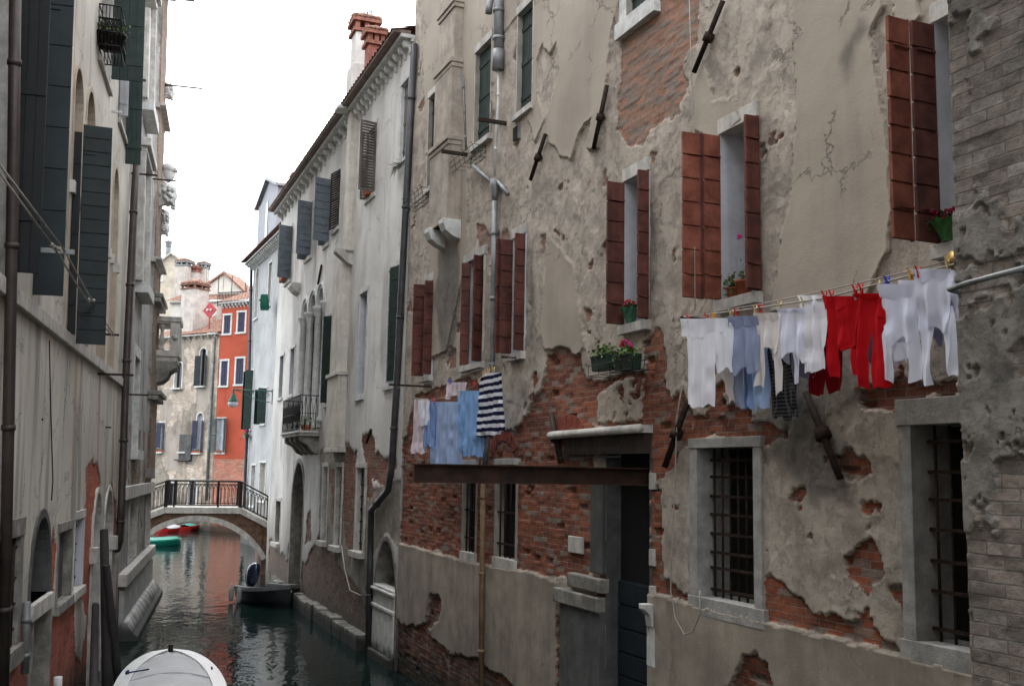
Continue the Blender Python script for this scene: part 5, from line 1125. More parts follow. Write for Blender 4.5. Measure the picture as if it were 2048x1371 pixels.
for (u_, w_) in ((ub+.17, wj-.6), (ub+.17, wj-.98), (ub+.75, wj-.17), (ub+1.2, wj-.17)):
    g = MB(); H = zB-zA; c = WL.P(u_, zA, w_); g.lathe(c, [(.1, 0), (.1, H*.1), (.06, H*.16), (.11, H*.32), (.1, H*.42), (.05, H*.6), (.06, H*.8), (.1, H*.88), (.1, H)], 10); part(g, 'baluster', STONE, bl)
g = MB(); zc_ = ze(722); zd_ = ze(768)
for u_ in (ub+.05, UL2+.1): g.pprism(WL, [(-.1, zc_), (wj-.12, zc_), (wj-.1, zc_-.18), (wj*.62, zc_-.32), (wj*.55, zc_-.5), (.3, zd_+.1), (-.1, zd_)], u_, u_+.32)
part(g, 'balcony_bracket', STONED, bl, bevel=.02)
# ------------------------------------------------------------------ boats
WHB = mat('white_gelcoat', C(206, 208, 206), .25, .05, 2, 0, spec=.5); GRC = mat('grey_boat_cover', C(172, 173, 174), .85, .08, 2, .006, 14)
GRH = mat('grey_hull', C(96, 98, 98), .5, .15, 3, .001); DKH = mat('dark_hull', C(30, 32, 34), .45, .2, 3, .001); MOT = mat('navy_motor', C(30, 36, 58), .2, .1, 3, 0, spec=.6)
FEND = mat('fender_grey', C(150, 150, 146), .5, .15, 4, .001); GRB = mat('green_hull', C(24, 116, 100), .4, .1, 3, 0); REDB = mat('red_hull', C(150, 32, 32), .45, .15, 3, 0)
def boat_hull(bow, stern, beam, hgt, bulge=.55, sheer=.12, n=16, stern_w=.8):
    """returns station rings: local frame a (to bow), s (side)"""
    bow, stern = np.array([*bow, 0.]), np.array([*stern, 0.]); L = np.linalg.norm(bow-stern); a = (bow-stern)/L; s = np.array([a[1], -a[0], 0]); Zv = np.array([0, 0, 1.])
    st = []
    for i in range(n+1):
        t = i/n; hw = beam/2*(stern_w+(1-stern_w)*min(1, t/.4))*(1 if t < bulge else math.sqrt(max(0, 1-((t-bulge)/(1-bulge))**2.4))); st.append((stern+a*L*t, max(hw, .015), hgt+sheer*t*t, t))
    return st, a, s, Zv
def hull_mesh(st, a, s, Zv, rim=.09, bot=.2):
    g = MB(); vs = []; K = 6
    for c, hw, h, t in st:
        k = .35+.45*(1-t)
        for q in (-1, 1): pass
        vs += [c-s*hw+Zv*h, c-s*hw*.94+Zv*h*.45, c-s*hw*k*.8-Zv*bot, c+s*hw*k*.8-Zv*bot, c+s*hw*.94+Zv*h*.45, c+s*hw+Zv*h]
    n = len(st); g.add(vs, [(i*K+j, (i+1)*K+j, (i+1)*K+j+1, i*K+j+1) for i in range(n-1) for j in range(K-1)]+[(0, 1, 2, 3, 4, 5)], True); return g
def rim_mesh(st, a, s, Zv, wdt, th=.05):
    g = MB(); vs = []; n = len(st)
    for c, hw, h, t in st:
        i_ = max(hw-wdt, .0)
        for sg in (-1, 1):
            back = a*(wdt if hw < wdt*1.2 else 0)*-1
            vs += [c+s*sg*(hw+.03)+Zv*(h-.03), c+s*sg*(hw+.02)+Zv*(h+th), c+s*sg*i_+Zv*(h+th)+back*.5, c+s*sg*i_+Zv*(h-.02)+back*.5]
    fs = []
    for i in range(n-1):
        for o in (0, 4):
            for j in range(3): q = (i*8+o+j, (i+1)*8+o+j, (i+1)*8+o+j+1, i*8+o+j+1); fs.append(q if o else q[::-1])
    g.add(vs, fs, False); return g
def cover_mesh(st, s, Zv, ins, dome, t0=0, t1=1, dz=.03, wr=.012):
    g = MB(); vs = []; K = 14; S = [q for q in st if t0 <= q[3] <= t1]
    for c, hw, h, t in S:
        i_ = max(hw-ins, .01)
        for j in range(K+1):
            e = -1+2*j/K; vs.append(c+s*e*i_+Zv*(h+dz+dome*(1-e*e)*min(1, i_/.5)+wr*math.sin(e*9+t*31)))
    g.add(vs, [(i*(K+1)+j, i*(K+1)+j+1, (i+1)*(K+1)+j+1, (i+1)*(K+1)+j) for i in range(len(S)-1) for j in range(K)], True); return g
def atz(x, y, z): r = ray(x, y); return (CC+r*((z-EYE)/r[2]))
bw = atz(341, 1299, .62); a_, b_ = atz(233, 1371, .58), atz(447, 1371, .58); mid_ = (a_+b_)/2; dr = (bw-mid_)/np.linalg.norm((bw-mid_)[:2]); L_ = 5.6; stn_ = bw-dr*L_
b = thing('motorboat', 'white open boat with a grey cover, bow pointing up the canal, at the bottom edge', 'boat', ((bw+stn_)/2)*np.array([1, 1, 0]))
bm = float(np.linalg.norm((a_-b_)[:2]))*1.03
S_ = boat_hull(bw[:2], stn_[:2], bm, .5, .28, .1, 26, .85)
part(hull_mesh(*S_), 'hull', WHB, b); part(rim_mesh(*S_, .2), 'gunwale', WHB, b); part(cover_mesh(S_[0], S_[2], S_[3], .17, .12, 0, .93, .0), 'cover', GRC, b)
for f_ in (.55,):
    q = S_[0][int(f_*26)]; ii = q[1]-.17; g = MB(); g.tube([q[0]+S_[2]*e*ii+np.array([0, 0, q[2]+.012+.12*(1-e*e)*min(1, ii/.5)]) for e in np.linspace(-1, 1, 15)], .012, 5); part(g, 'cover_seam', GRC, b)
g = MB(); c = bw-dr*.14; g.lathe(c+np.array([0, 0, -.0]), [(.05, 0), (.05, .05), (.03, .07), (.055, .11), (.03, .13)], 10); part(g, 'bow_light', IRONB, b)
for sg in (-1, 1):
    q = S_[0][17]; g = MB(); c = q[0]+S_[2]*sg*(q[1]-.08)+np.array([0, 0, q[2]+.05]); g.tube([c-S_[1]*.1, c+S_[1]*.1], .018, 6); g.tube([c-S_[1]*.04, c-S_[1]*.04-np.array([0, 0, .05])], .012, 5); part(g, 'cleat', IRONB, b)
q = S_[0][16]; c = q[0]-S_[2]*(q[1]-.1)+np.array([0, 0, q[2]+.07]); g = MB(); ROPEB = mat('blue_rope', C(40, 44, 80), .9, .2, 20, .001)
e = wlp(196, 1371, .3); g.tube([c, c*.6+e*.4-np.array([0, 0, .2]), e], .014, 5); g.tube([c, c+S_[2]*.35+S_[1]*.1+np.array([0, 0, .03])], .014, 5); g.blob(c, .04, 6, .3); solo(g, 'mooring_rope', ROPEB, 'dark blue rope tied to the left gunwale of the white boat', 'rope')
# moored boat with outboard
bw2 = atz(600, 1196, .2); st2 = atz(486, 1196, .2)+np.array([0, 1.2, 0]); bw2 = bw2+np.array([-.15, -.6, 0])
b = thing('motorboat', 'small grey boat with an outboard motor moored against the right hand base ledge', 'boat', ((bw2+st2)/2)*np.array([1, 1, 0]))
S_ = boat_hull(bw2[:2], st2[:2], 1.55, .42, .45, .16, 18, .85)
part(hull_mesh(*S_), 'hull', DKH, b); part(rim_mesh(*S_, .16, .09), 'gunwale', GRH, b); part(cover_mesh(S_[0], S_[2], S_[3], .1, -.06, 0, .9, -.1, .004), 'deck', mat('pale_deck', C(120, 122, 120), .7, .1, 3, 0), b)
g = MB(); c = st2*np.array([1, 1, 0])-S_[1]*.12
g.ob(c-S_[2]*.1-S_[1]*.12+np.array([0, 0, -.3]), S_[2]*.2, S_[1]*.16, np.array([0, 0, .85])); mo_ = part(g, 'motor_leg', IRONB, b, bevel=.02)
g = MB(); vs = []; k = 12
for zz, rr, off in ((.45, .13, 0), (.55, .2, .02), (.75, .24, .05), (.95, .24, .1), (1.1, .19, .14), (1.17, .08, .16)): vs += [c+S_[2]*rr*.8*math.sin(2*math.pi*j/k)+S_[1]*(rr*1.25*math.cos(2*math.pi*j/k)+off)+np.array([0, 0, zz+.03*math.cos(2*math.pi*j/k)]) for j in range(k)]
g.add(vs, [(i*k+j, i*k+(j+1) % k, (i+1)*k+(j+1) % k, (i+1)*k+j) for i in range(5) for j in range(k)]+[tuple(range(k))[::-1], tuple(5*k+j for j in range(k))], True); part(g, 'motor_cowling', MOT, mo_)
for px_, py_, lab in ((452, 1178, 'left'), (489, 1184, 'right')):
    c = atz(px_, 1200, .0); 
for f_ in (.02, .3):
    q = S_[0][int(f_*18)]; c = q[0]-S_[2]*(-1 if True else 1)*0; 
    for sg in (-1,): 
        cc = q[0]+S_[2]*(q[1]+.1)*(1 if (S_[2]@np.array([0, -1, 0])) > 0 else -1)+np.array([0, 0, .06]); g = MB(); g.lathe(cc, [(.02, -.02), (.07, .03), (.08, .1), (.08, .34), (.06, .42), (.015, .46), (.015, .52)], 10); part(g, 'fender', FEND, b)
g = MB(); e = WA.P(WA.px(606, 1150)[0], 1.0, .02); c = bw2+np.array([0, 0, .35]); g.tube([c, c*.5+e*.5-np.array([0, 0, .12]), e], .012, 5); solo(g, 'mooring_rope', ROPED, 'thin rope from the outboard boat bow to the pale house wall', 'rope')
# green and red boats beyond
for (xa, ya, xb, yb, bm, m_, lab, cv) in ((362, 1090, 270, 1091, 1.5, GRB, 'flat turquoise green boat lying behind the palace corner', GRB), (352, 1062, 322, 1064, 1.3, REDB, 'red boat under a pale cover seen through the bridge arch, left one', GRC), (390, 1058, 366, 1061, 1.3, REDB, 'red boat with a green and pale cover seen through the bridge arch', GRB)):
    A_, B_ = atz(xa, ya, .0), atz(xb, yb, .0); b = thing('rowing_boat', lab, 'boat', ((A_+B_)/2)*np.array([1, 1, 0]), 'small boats beyond the palace corner'); S_ = boat_hull(A_[:2], B_[:2], bm, .28, .5, .08, 12)
    part(hull_mesh(*S_), 'hull', m_, b); part(rim_mesh(*S_, .1), 'gunwale', m_ if cv is GRB else WHB, b); part(cover_mesh(S_[0], S_[2], S_[3], .06, .12, 0, .95, .02), 'cover', mat('pale_green_cover', C(90, 150, 140), .6, .2, 3, 0) if (cv is GRB and m_ is REDB) else cv, b)

# ------------------------------------------------------------------ laundry
def clothmat(name, col, kind=None, col2=None):
    t = NT(name); o = t.obj(); s = t.n('SeparateXYZ'); t.l(o, s.inputs[0]); c = t.mix(t.noise(o, 6, 3, .6), mul(col, .93), mul(col, 1.05))
    if kind == 'stripe': c = t.mix(t.step(t.math('PINGPONG', t.math('ADD', s.outputs[2], t.math('MULTIPLY', t.noise(o, 2, 2, .5), .06)), .058), .026, .031), col, col2)
    if kind == 'plaid':
        a = t.step(t.math('PINGPONG', t.math('MULTIPLY', s.outputs[2], 1.), .018), .010, .014); b = t.step(t.math('PINGPONG', t.math('MULTIPLY', t.math('ADD', s.outputs[0], s.outputs[1]), 1.), .017), .010, .013)
        c = t.mix(t.math('MULTIPLY', a, .35), col, col2); c = t.mix(t.math('MULTIPLY', b, .35), c, col2)
    t.l(c, t.p.inputs['Base Color']); t.p.inputs['Roughness'].default_value = .95; t.p.inputs['Specular IOR Level'].default_value = .1
    t.l(t.bump(t.math('ADD', t.noise(o, 40, 2, .5), t.math('MULTIPLY', t.noise(t.mapv(o, (1, 1, .3)), 7, 3, .5), 8)), .0012), t.p.inputs['Normal']); 
    tr = t.n('BsdfTranslucent'); t.l(c, tr.inputs[0]); mx = t.n('MixShader'); mx.inputs[0].default_value = .3; t.l(t.p.outputs[0], mx.inputs[1]); t.l(tr.outputs[0], mx.inputs[2]); t.l(mx.outputs[0], t.out.inputs[0])
    MATS[name] = t.m; return t.m
CW = clothmat('white_cotton', C(240, 241, 248)); CW2 = clothmat('cool_white_cotton', C(228, 231, 246)); CCR = clothmat('cream_cotton', C(228, 222, 218)); CBG = clothmat('grey_blue_cotton', C(150, 160, 188)); CBL = clothmat('bright_blue_cotton', C(138, 166, 214)); CSK = clothmat('sky_blue_sheet', C(140, 182, 232))
CLB = clothmat('pale_blue_sheet', C(172, 196, 236)); CRD = clothmat('red_cotton', C(190, 22, 32)); CDR = clothmat('dark_red_cotton', C(120, 16, 24)); CST = clothmat('striped_jersey', C(226, 226, 234), 'stripe', C(28, 32, 62)); CPL = clothmat('plaid_flannel', C(34, 36, 40), 'plaid', C(130, 130, 130)); CLG = clothmat('lilac_grey_cotton', C(130, 128, 150)); CPK = clothmat('pinkish_cotton', C(232, 218, 226)); CGN = clothmat('dark_green_cloth', C(20, 70, 56))
def garment(name, W, w0, pieces, m, label, cat, group, amp=.03, freq=7):
    g = MB(); ph = random.uniform(0, 6); neck = .05 if name == 'shirt' else 0
    for pi, P_ in enumerate(pieces):
        dw = 0.
        if isinstance(P_[0], (int, float)): dw = P_[0]; P_ = P_[1]
        if pi and dw in (.03, .02): dw = -.012; y, xl, xr = P_[0]; P_ = [(y-14, xl+(3 if xr < pieces[0][1][0][2]-12 else -7), xr+(7 if xr < pieces[0][1][0][2]-12 else -3))]+list(P_[1:])
        ex = 3.5 if pi == 0 else 2.5; st = [(W.px(xl-ex, y, w0), W.px(xr+ex, y, w0)) for y, xl, xr in P_]
        H = abs(st[0][0][1]-st[-1][0][1])+.01; nx = 36; rows = []; amp_ = amp*1.5
        for (a, b), (c, d) in zip(st[:-1], st[1:]):
            k = max(2, int(abs(a[1]-c[1])/.02))
            for i in range(k): q = i/k; rows.append((np.array(a)*(1-q)+np.array(c)*q, np.array(b)*(1-q)+np.array(d)*q))
        rows.append((np.array(st[-1][0]), np.array(st[-1][1]))); vs = []; n = len(rows); flap = dw >= .03
        for j, (a, b) in enumerate(rows):
            t_ = j/(n-1); jl = (vn(np.array([a[1]*6+ph]), np.array([ph]), 3)[0]-.5)*.03*t_; jr = (vn(np.array([b[1]*6+ph]), np.array([ph+5]), 3)[0]-.5)*.03*t_
            for i in range(nx+1):
                e = i/nx; u, z = a*(1-e)+b*e; u += jl*(1-e)+jr*e; z += (.016*math.sin(u*freq*2+ph)+.012*math.sin(u*freq*5+ph))*t_
                if neck and pi == 0: z += neck*max(0, 1-((2*e-1)/.6)**2)*t_**5
                q = u*freq*4.2+ph+z*.9+2.2*(vn(np.array([u*2.2+ph]), np.array([z*1.5]), 1)[0]); s1 = 1-abs(math.sin(q*.5))*2; s2 = math.sin(q*1.7-z*3.1)
                k_ = amp_*(.2+.8*min(1, t_*1.4))*(.4 if flap else 1)
                dd = k_*(s1*.5+s2*.28)+amp_*1.0*(vn(np.array([u*9+ph]), np.array([z*7]), 2)[0]-.5)*(.4+t_*.6)
                if flap: dd -= .02*t_
                vs.append(W.P(u, z, w0+dw*.6+dd))
        g.add(vs, [(j*(nx+1)+i, j*(nx+1)+i+1, (j+1)*(nx+1)+i+1, (j+1)*(nx+1)+i) for j in range(n-1) for i in range(nx)], True)
    return solo(g, name, m, label, cat, group)
PEGC = {'red': mat('red_peg', C(196, 30, 30), .4, .1, 3, 0), 'yellow': mat('yellow_peg', C(222, 160, 40), .4, .1, 3, 0), 'wood': mat('wooden_peg', C(196, 172, 130), .7, .15, 8, 0), 'blue': mat('blue_peg', C(30, 60, 190), .4, .1, 3, 0)}
def peg(W, w0, x, y, col, label, grp, tilt=.25):
    u, z = W.px(x, y, w0); c = W.P(u, z, w0); g = MB(); Zv = np.array([0, 0, 1.])
    for s in (-1, 1):
        a = W.n*.012*s+W.d*.003; 
        g.ob(c+W.n*(.006*s)-W.d*.006-Zv*.045, W.d*.012, W.n*.009*s, Zv*.05+W.n*.0*s); g.ob(c+W.n*(.006*s)-W.d*.006+Zv*.005, W.d*.012, W.n*.009*s, Zv*.045+W.n*.016*s+W.d*tilt*.05)
    g.tube([c-W.d*.009+W.n*.012+Zv*.004, c+W.d*.009+W.n*.012+Zv*.004], .006, 6)
    g.tube([c-W.d*.002-W.n*.012+Zv*.004, c-W.d*.002+W.n*.012+Zv*.004], .004, 5)
    solo(g, 'clothes_peg', PEGC[col], label, 'clothes peg', grp)
GL = 'washing on the long line under the red brown shutters'; w_ = .46; gm = lambda n, p, m, l, c, dw=0., **k: garment(n, WB, w_+dw, p, m, l, c, GL, **k)
# back line first
bk = -.16
gm('shirt', [[(650, 1442, 1470), (745, 1441, 1470), (810, 1464, 1468)]], CCR, 'cream cloth tapering to a point behind the grey blue shirt', 'cloth', bk)
gm('shirt', [[(650, 1464, 1484), (750, 1464, 1482), (817, 1472, 1483)]], CBG, 'dusty blue sleeve hanging behind the front row, left of the bright blue one', 'shirt', bk+.02)
gm('shirt', [[(650, 1485, 1506), (750, 1487, 1506), (815, 1486, 1508)]], CBL, 'bright blue cloth end below the grey blue shirt', 'shirt', bk)
gm('shirt', [[(640, 1508, 1536), (705, 1508, 1530), (820, 1510, 1532)]], CLB, 'pale blue sleeve beside the plaid trousers', 'shirt', bk+.03)
gm('trousers', [[(640, 1532, 1596), (706, 1532, 1594)], [(670, 1532, 1564), (706, 1532, 1562), (770, 1536, 1562), (832, 1545, 1566)], [(670, 1561, 1595), (706, 1563, 1594), (780, 1565, 1592), (838, 1570, 1593)]], CPL, 'black and grey plaid pyjama trousers hanging in the back row', 'trousers', bk)
gm('camisole', [[(640, 1585, 1628), (740, 1586, 1627), (752, 1588, 1625)], [(752, 1588, 1592), (772, 1596, 1599)], [(752, 1620, 1625), (770, 1610, 1614)], [(771, 1595, 1600), (773, 1597, 1602)]], CLG, 'greyish camisole hung upside down behind the white one', 'camisole', bk+.03)
gm('trousers', [[(620, 1624, 1684), (720, 1623, 1682)], [(680, 1623, 1652), (720, 1623, 1648), (788, 1624, 1646)], [(680, 1655, 1684), (720, 1660, 1684), (784, 1661, 1682)]], CDR, 'dark red trousers half hidden behind the red shirt', 'trousers', bk)
gm('shirt', [[(600, 1722, 1752), (700, 1728, 1748), (736, 1738, 1748)]], CLG, 'lilac grey cloth seen between the red trouser legs', 'cloth', bk)
gm('shirt', [[(620, 1785, 1830), (700, 1784, 1818), (732, 1798, 1812)]], CW2, 'white cloth corner showing below the hem of the white long sleeved top', 'cloth', bk)
gm('shirt', [[(540, 1903, 1935), (600, 1904, 1935), (676, 1912, 1940)]], CW2, 'white shirt cut off by the brick corner', 'shirt', -.12)
gm('shirt', [[(560, 1800, 1850), (640, 1802, 1846), (690, 1812, 1842)]], CW2, 'white shirt filling the gap behind the two long sleeved white tops', 'shirt', bk)
gm('shirt', [[(545, 1862, 1905), (640, 1864, 1902), (690, 1880, 1900)]], CLG, 'pale lilac cloth behind the largest white shirt', 'cloth', bk)
gm('shirt', [[(625, 1540, 1580), (690, 1541, 1578), (722, 1546, 1574)]], CW2, 'white cloth behind the cream long sleeved top', 'cloth', bk+.05)
# front row
gm('towel', [(.0, [(637, 1367, 1416), (680, 1378, 1428), (812, 1379, 1425)]), (.035, [(637, 1366, 1416), (660, 1364, 1418), (674, 1363, 1416)])], CW, 'long white towel, first piece at the left end of the line', 'towel', amp=.012)
gm('shirt', [(.0, [(636, 1421, 1463), (745, 1434, 1462)]), (.035, [(636, 1417, 1463), (660, 1424, 1464)])], CW, 'ribbed white shirt next to the long white towel', 'shirt', amp=.015)
gm('shirt', [(.0, [(634, 1462, 1516), (700, 1463, 1515), (738, 1457, 1511), (748, 1466, 1504)]), (.04, [(632, 1461, 1516), (653, 1460, 1517)])], CBG, 'grey blue tee shirt folded over the line', 'shirt', amp=.02)
gm('shirt', [(.0, [(626, 1516, 1558), (690, 1518, 1556), (704, 1522, 1552)]), (.035, [(626, 1511, 1556), (640, 1512, 1555)]), (.03, [(690, 1511, 1522), (740, 1516, 1524), (775, 1511, 1521)]), (.03, [(680, 1548, 1558), (740, 1553, 1561), (786, 1551, 1559)])], CCR, 'cream long sleeved top between the grey blue tee and white tee', 'shirt', amp=.02)
gm('shirt', [(.0, [(616, 1560, 1607), (700, 1558, 1604), (716, 1562, 1598)]), (.035, [(616, 1557, 1606), (624, 1559, 1606)]), (.02, [(690, 1592, 1604), (770, 1588, 1596)])], CW2, 'crumpled white tee shirt left of the white camisole', 'shirt', amp=.025)
gm('camisole', [(.0, [(604, 1603, 1655), (690, 1600, 1648), (700, 1608, 1646), (742, 1612, 1646)]), (.03, [(604, 1602, 1655), (620, 1612, 1648)]), (.01, [(700, 1598, 1606), (722, 1606, 1612)])], CW, 'white camisole narrowing at the bottom, left of the red shirt', 'camisole', amp=.025)
gm('shirt', [(.0, [(600, 1658, 1712), (690, 1662, 1712), (702, 1664, 1690)]), (.035, [(592, 1648, 1710), (606, 1650, 1706), (616, 1652, 1700)]), (.03, [(690, 1647, 1668), (710, 1655, 1670), (752, 1660, 1671)]), (.03, [(660, 1702, 1714), (710, 1702, 1715), (751, 1705, 1713)])], CRD, 'red long sleeved shirt on the line beside red trousers', 'shirt', amp=.025)
gm('trousers', [(.0, [(586, 1712, 1762), (600, 1715, 1765), (632, 1718, 1768)]), (.0, [(598, 1716, 1744), (632, 1716, 1742), (700, 1715, 1732), (777, 1714, 1735)]), (.0, [(598, 1738, 1766), (632, 1741, 1768), (700, 1747, 1768), (773, 1748, 1777)]), (.035, [(588, 1708, 1760), (598, 1712, 1752)])], CRD, 'red leggings with ruffled hems hanging by the waist', 'trousers', amp=.025)
gm('shirt', [(.0, [(575, 1766, 1828), (630, 1766, 1826), (670, 1776, 1822), (684, 1782, 1815)]), (.035, [(568, 1762, 1828), (598, 1763, 1820)]), (-.03, [(684, 1784, 1812), (716, 1785, 1812)]), (.02, [(640, 1762, 1775), (670, 1767, 1780), (762, 1771, 1781)]), (.02, [(630, 1817, 1830), (690, 1819, 1834), (765, 1820, 1841)])], CW2, 'white long sleeved top right of the red leggings', 'shirt', amp=.02)
gm('shirt', [(.0, [(545, 1830, 1905), (600, 1836, 1900), (664, 1838, 1888)]), (.035, [(538, 1826, 1904), (560, 1834, 1890)]), (.02, [(655, 1837, 1858), (700, 1842, 1858), (767, 1850, 1862)]), (.02, [(625, 1884, 1904), (680, 1890, 1915), (756, 1901, 1925)])], CW2, 'large white long sleeved shirt nearest the brick corner', 'shirt', amp=.025)
cl = thing('clothes_line', 'double clothes line with a pulley above the long row of washing', 'clothes line', WB.P(WB.px(1650, 600)[0], 5.5, 0))
def ropepx(W, pts, w, r_=.006, tgt=None, m=None):
    P_ = [W.P(*W.px(x, y, w), w) for x, y in pts]; out = []
    for a, b in zip(P_[:-1], P_[1:]): out += [a+(b-a)*q for q in (0, .25, .5, .75)]
    out.append(P_[-1]); g = MB(); g.tube(out, r_, 5); part(g, 'rope', m or ROPE, tgt)
ropepx(WB, [(1368, 634), (1500, 618), (1650, 596), (1762, 566), (1940, 520)], w_, .008, cl); ropepx(WB, [(1366, 632), (1500, 612), (1650, 581), (1820, 542), (1940, 510)], w_-.14, .006, cl)
g = MB(); c = WB.P(*WB.px(1910, 521, w_-.05), w_-.05); g.tube([c-WB.n*.03, c+WB.n*.03], .055, 14); g.tube([c-WB.n*.035, c-WB.n*.02], .07, 14); g.tube([c+WB.n*.02, c+WB.n*.035], .07, 14); part(g, 'pulley', mat('brass', C(150, 118, 60), .4, .2, 5, 0, metal=.7), cl)
for x, y, c_, l_ in ((1378, 637, 'red', 'red peg at the left end of the long white towel'), (1414, 635, 'red', 'red peg between the long white towel and the ribbed shirt'), (1428, 632, 'yellow', 'yellow peg on the ribbed white shirt'), (1463, 628, 'wood', 'wooden peg left of the grey blue tee'), (1473, 625, 'red', 'red peg on the grey blue tee'), (1511, 619, 'wood', 'wooden peg right of the grey blue tee'), (1521, 617, 'red', 'red peg on the cream long sleeved top'), (1560, 611, 'wood', 'wooden peg between the cream top and white tee'), (1608, 604, 'wood', 'wooden peg on the white camisole'), (1650, 592, 'red', 'red peg left of the red shirt collar'), (1664, 590, 'red', 'red peg on the left part of the red shirt'), (1711, 580, 'red', 'red peg at the right end of the red shirt'), (1723, 577, 'red', 'red peg on the red leggings'), (1757, 570, 'wood', 'wooden peg at the right of the red leggings'), (1775, 563, 'blue', 'blue peg on the white long sleeved top'), (1822, 548, 'yellow', 'orange yellow peg between the two long sleeved white tops'), (1838, 544, 'red', 'red peg on the large white shirt'), (1896, 525, 'wood', 'wooden peg nearest the brick corner')):
    peg(WB, w_, x, y, c_, l_, 'pegs on the long clothes line')
# washing over the steel beam
GS = 'washing on the short line by the pale house'; ws = .5; gs = lambda n, p, m, l, c, dw=0., **k: garment(n, WB, ws+dw, p, m, l, c, GS, **k)
gs('towel', [[(797, 831, 853), (850, 828, 850), (906, 825, 849)]], CPK, 'off white towel at the far end of the short line', 'towel'); gs('towel', [[(800, 841, 856), (850, 840, 853)]], CW, 'little white towel overlapping the first one', 'towel', .05)
gs('shirt', [[(802, 853, 868), (820, 852, 867), (895, 851, 866)]], CBL, 'small blue shirt hanging between white towel and pale sheet', 'shirt', .02)
gs('sheet', [[(803, 868, 919), (860, 866, 919), (950, 863, 920)]], CLB, 'pale blue flat sheet hanging down to the steel beam', 'sheet', amp=.025)
gs('shirt', [[(764, 897, 930), (795, 896, 929)]], CPK, 'white top with pink trim on the rear of the short line', 'shirt', -.2)
gs('sheet', [[(781, 917, 958), (860, 919, 962), (895, 923, 966), (912, 932, 958)]], CSK, 'sky blue sheet with a rounded lower edge', 'sheet', .03, amp=.03)
gs('shirt', [[(745, 970, 1000), (765, 962, 1000), (800, 960, 1000), (855, 956, 1003), (868, 957, 990), (876, 970, 982)]], CST, 'navy and white striped shirt at the near end of the short line', 'shirt', .05, amp=.035)
c2 = thing('clothes_line', 'thin clothes lines running from the pale house to the window behind the striped shirt', 'clothes line', WB.P(WB.px(900, 780)[0], 5, 0))
ropepx(WB, [(812, 788), (850, 802), (919, 789), (960, 762), (1012, 730)], ws, .006, c2); ropepx(WB, [(795, 776), (900, 758), (1030, 716)], ws-.2, .005, c2, ROPE); ropepx(WB, [(795, 772), (900, 750), (1030, 712)], ws-.1, .005, c2, ROPE)
for x, y, c_, l_ in ((868, 801, 'red', 'red peg on the pale blue flat sheet'), (853, 802, 'wood', 'wooden peg on the small blue shirt'), (900, 763, 'blue', 'blue peg on the pink trimmed white top'), (918, 786, 'wood', 'wooden peg between the two blue sheets'), (948, 768, 'red', 'red peg on the sky blue sheet'), (958, 760, 'wood', 'wooden peg on the sky blue sheet'), (968, 748, 'yellow', 'yellow peg left on the striped shirt'), (977, 742, 'yellow', 'yellow peg in the middle of the striped shirt'), (987, 738, 'wood', 'wooden peg right on the striped shirt')): peg(WB, ws+.04, x, y, c_, l_, 'pegs on the short clothes line')
garment('cloth', WW, .7, [[(588, 526, 532), (600, 523, 534), (620, 526, 532)]], CGN, 'dark green cloth hanging from the white house', 'cloth', None, amp=.06)
g = MB(); g.tube([WB.P(*WB.px(x, y, .1), .1) for x, y in ((1365, 770), (1354, 830), (1350, 960), (1344, 1100), (1341, 1180), (1350, 1235), (1368, 1268), (1386, 1262), (1400, 1225), (1400, 1180))], .009, 5)
solo(g, 'rope', ROPE, 'pale cord dangling in a loop beside the barred window left of the plaster patch', 'cord')
g = MB(); g.tube([WB.P(*WB.px(x, y, .07), .07) for x, y in ((1378, -30), (1382, 130), (1388, 280))]+[WB.P(*WB.px(1390, 620, .5), .5)], .007, 5)
solo(g, 'rope', ROPE, 'thin straight cord running down past the brick red shutters', 'cord')
# ------------------------------------------------------------------ flowers, planters, baskets
def leaves(g, c, ext, n, s, W, droop=0):
    for i in range(n):
        e = np.array([random.gauss(0, .45) for _ in range(3)]); p = c+W.d*e[0]*ext[0]+W.n*e[1]*ext[1]+np.array([0, 0, 1.])*(e[2]*ext[2]-droop*abs(e[0]))
        a = np.array([random.uniform(-1, 1) for _ in range(3)]); a /= np.linalg.norm(a); b = np.cross(a, [random.uniform(-1, 1), random.uniform(-1, 1), 1]); b /= np.linalg.norm(b)+1e-6; k = s*random.uniform(.6, 1.3)
        g.add([p, p+a*k*.5+b*k*.35, p+a*k, p+a*k*.5-b*k*.35], [(0, 1, 2, 3)])
def blooms(g, c, ext, n, s, W):
    for i in range(n):
        p = c+W.d*random.gauss(0, .5)*ext[0]+W.n*random.gauss(0, .5)*ext[1]+np.array([0, 0, random.gauss(0, .4)*ext[2]])
        for k in range(5):
            q = k*1.256+i; g.blob(p+W.d*s*.6*math.cos(q)+np.array([0, 0, 1.])*s*.5*math.sin(q)+W.n*random.uniform(-.3, .5)*s, s*.5, 5, .25, (1, 1, .8))
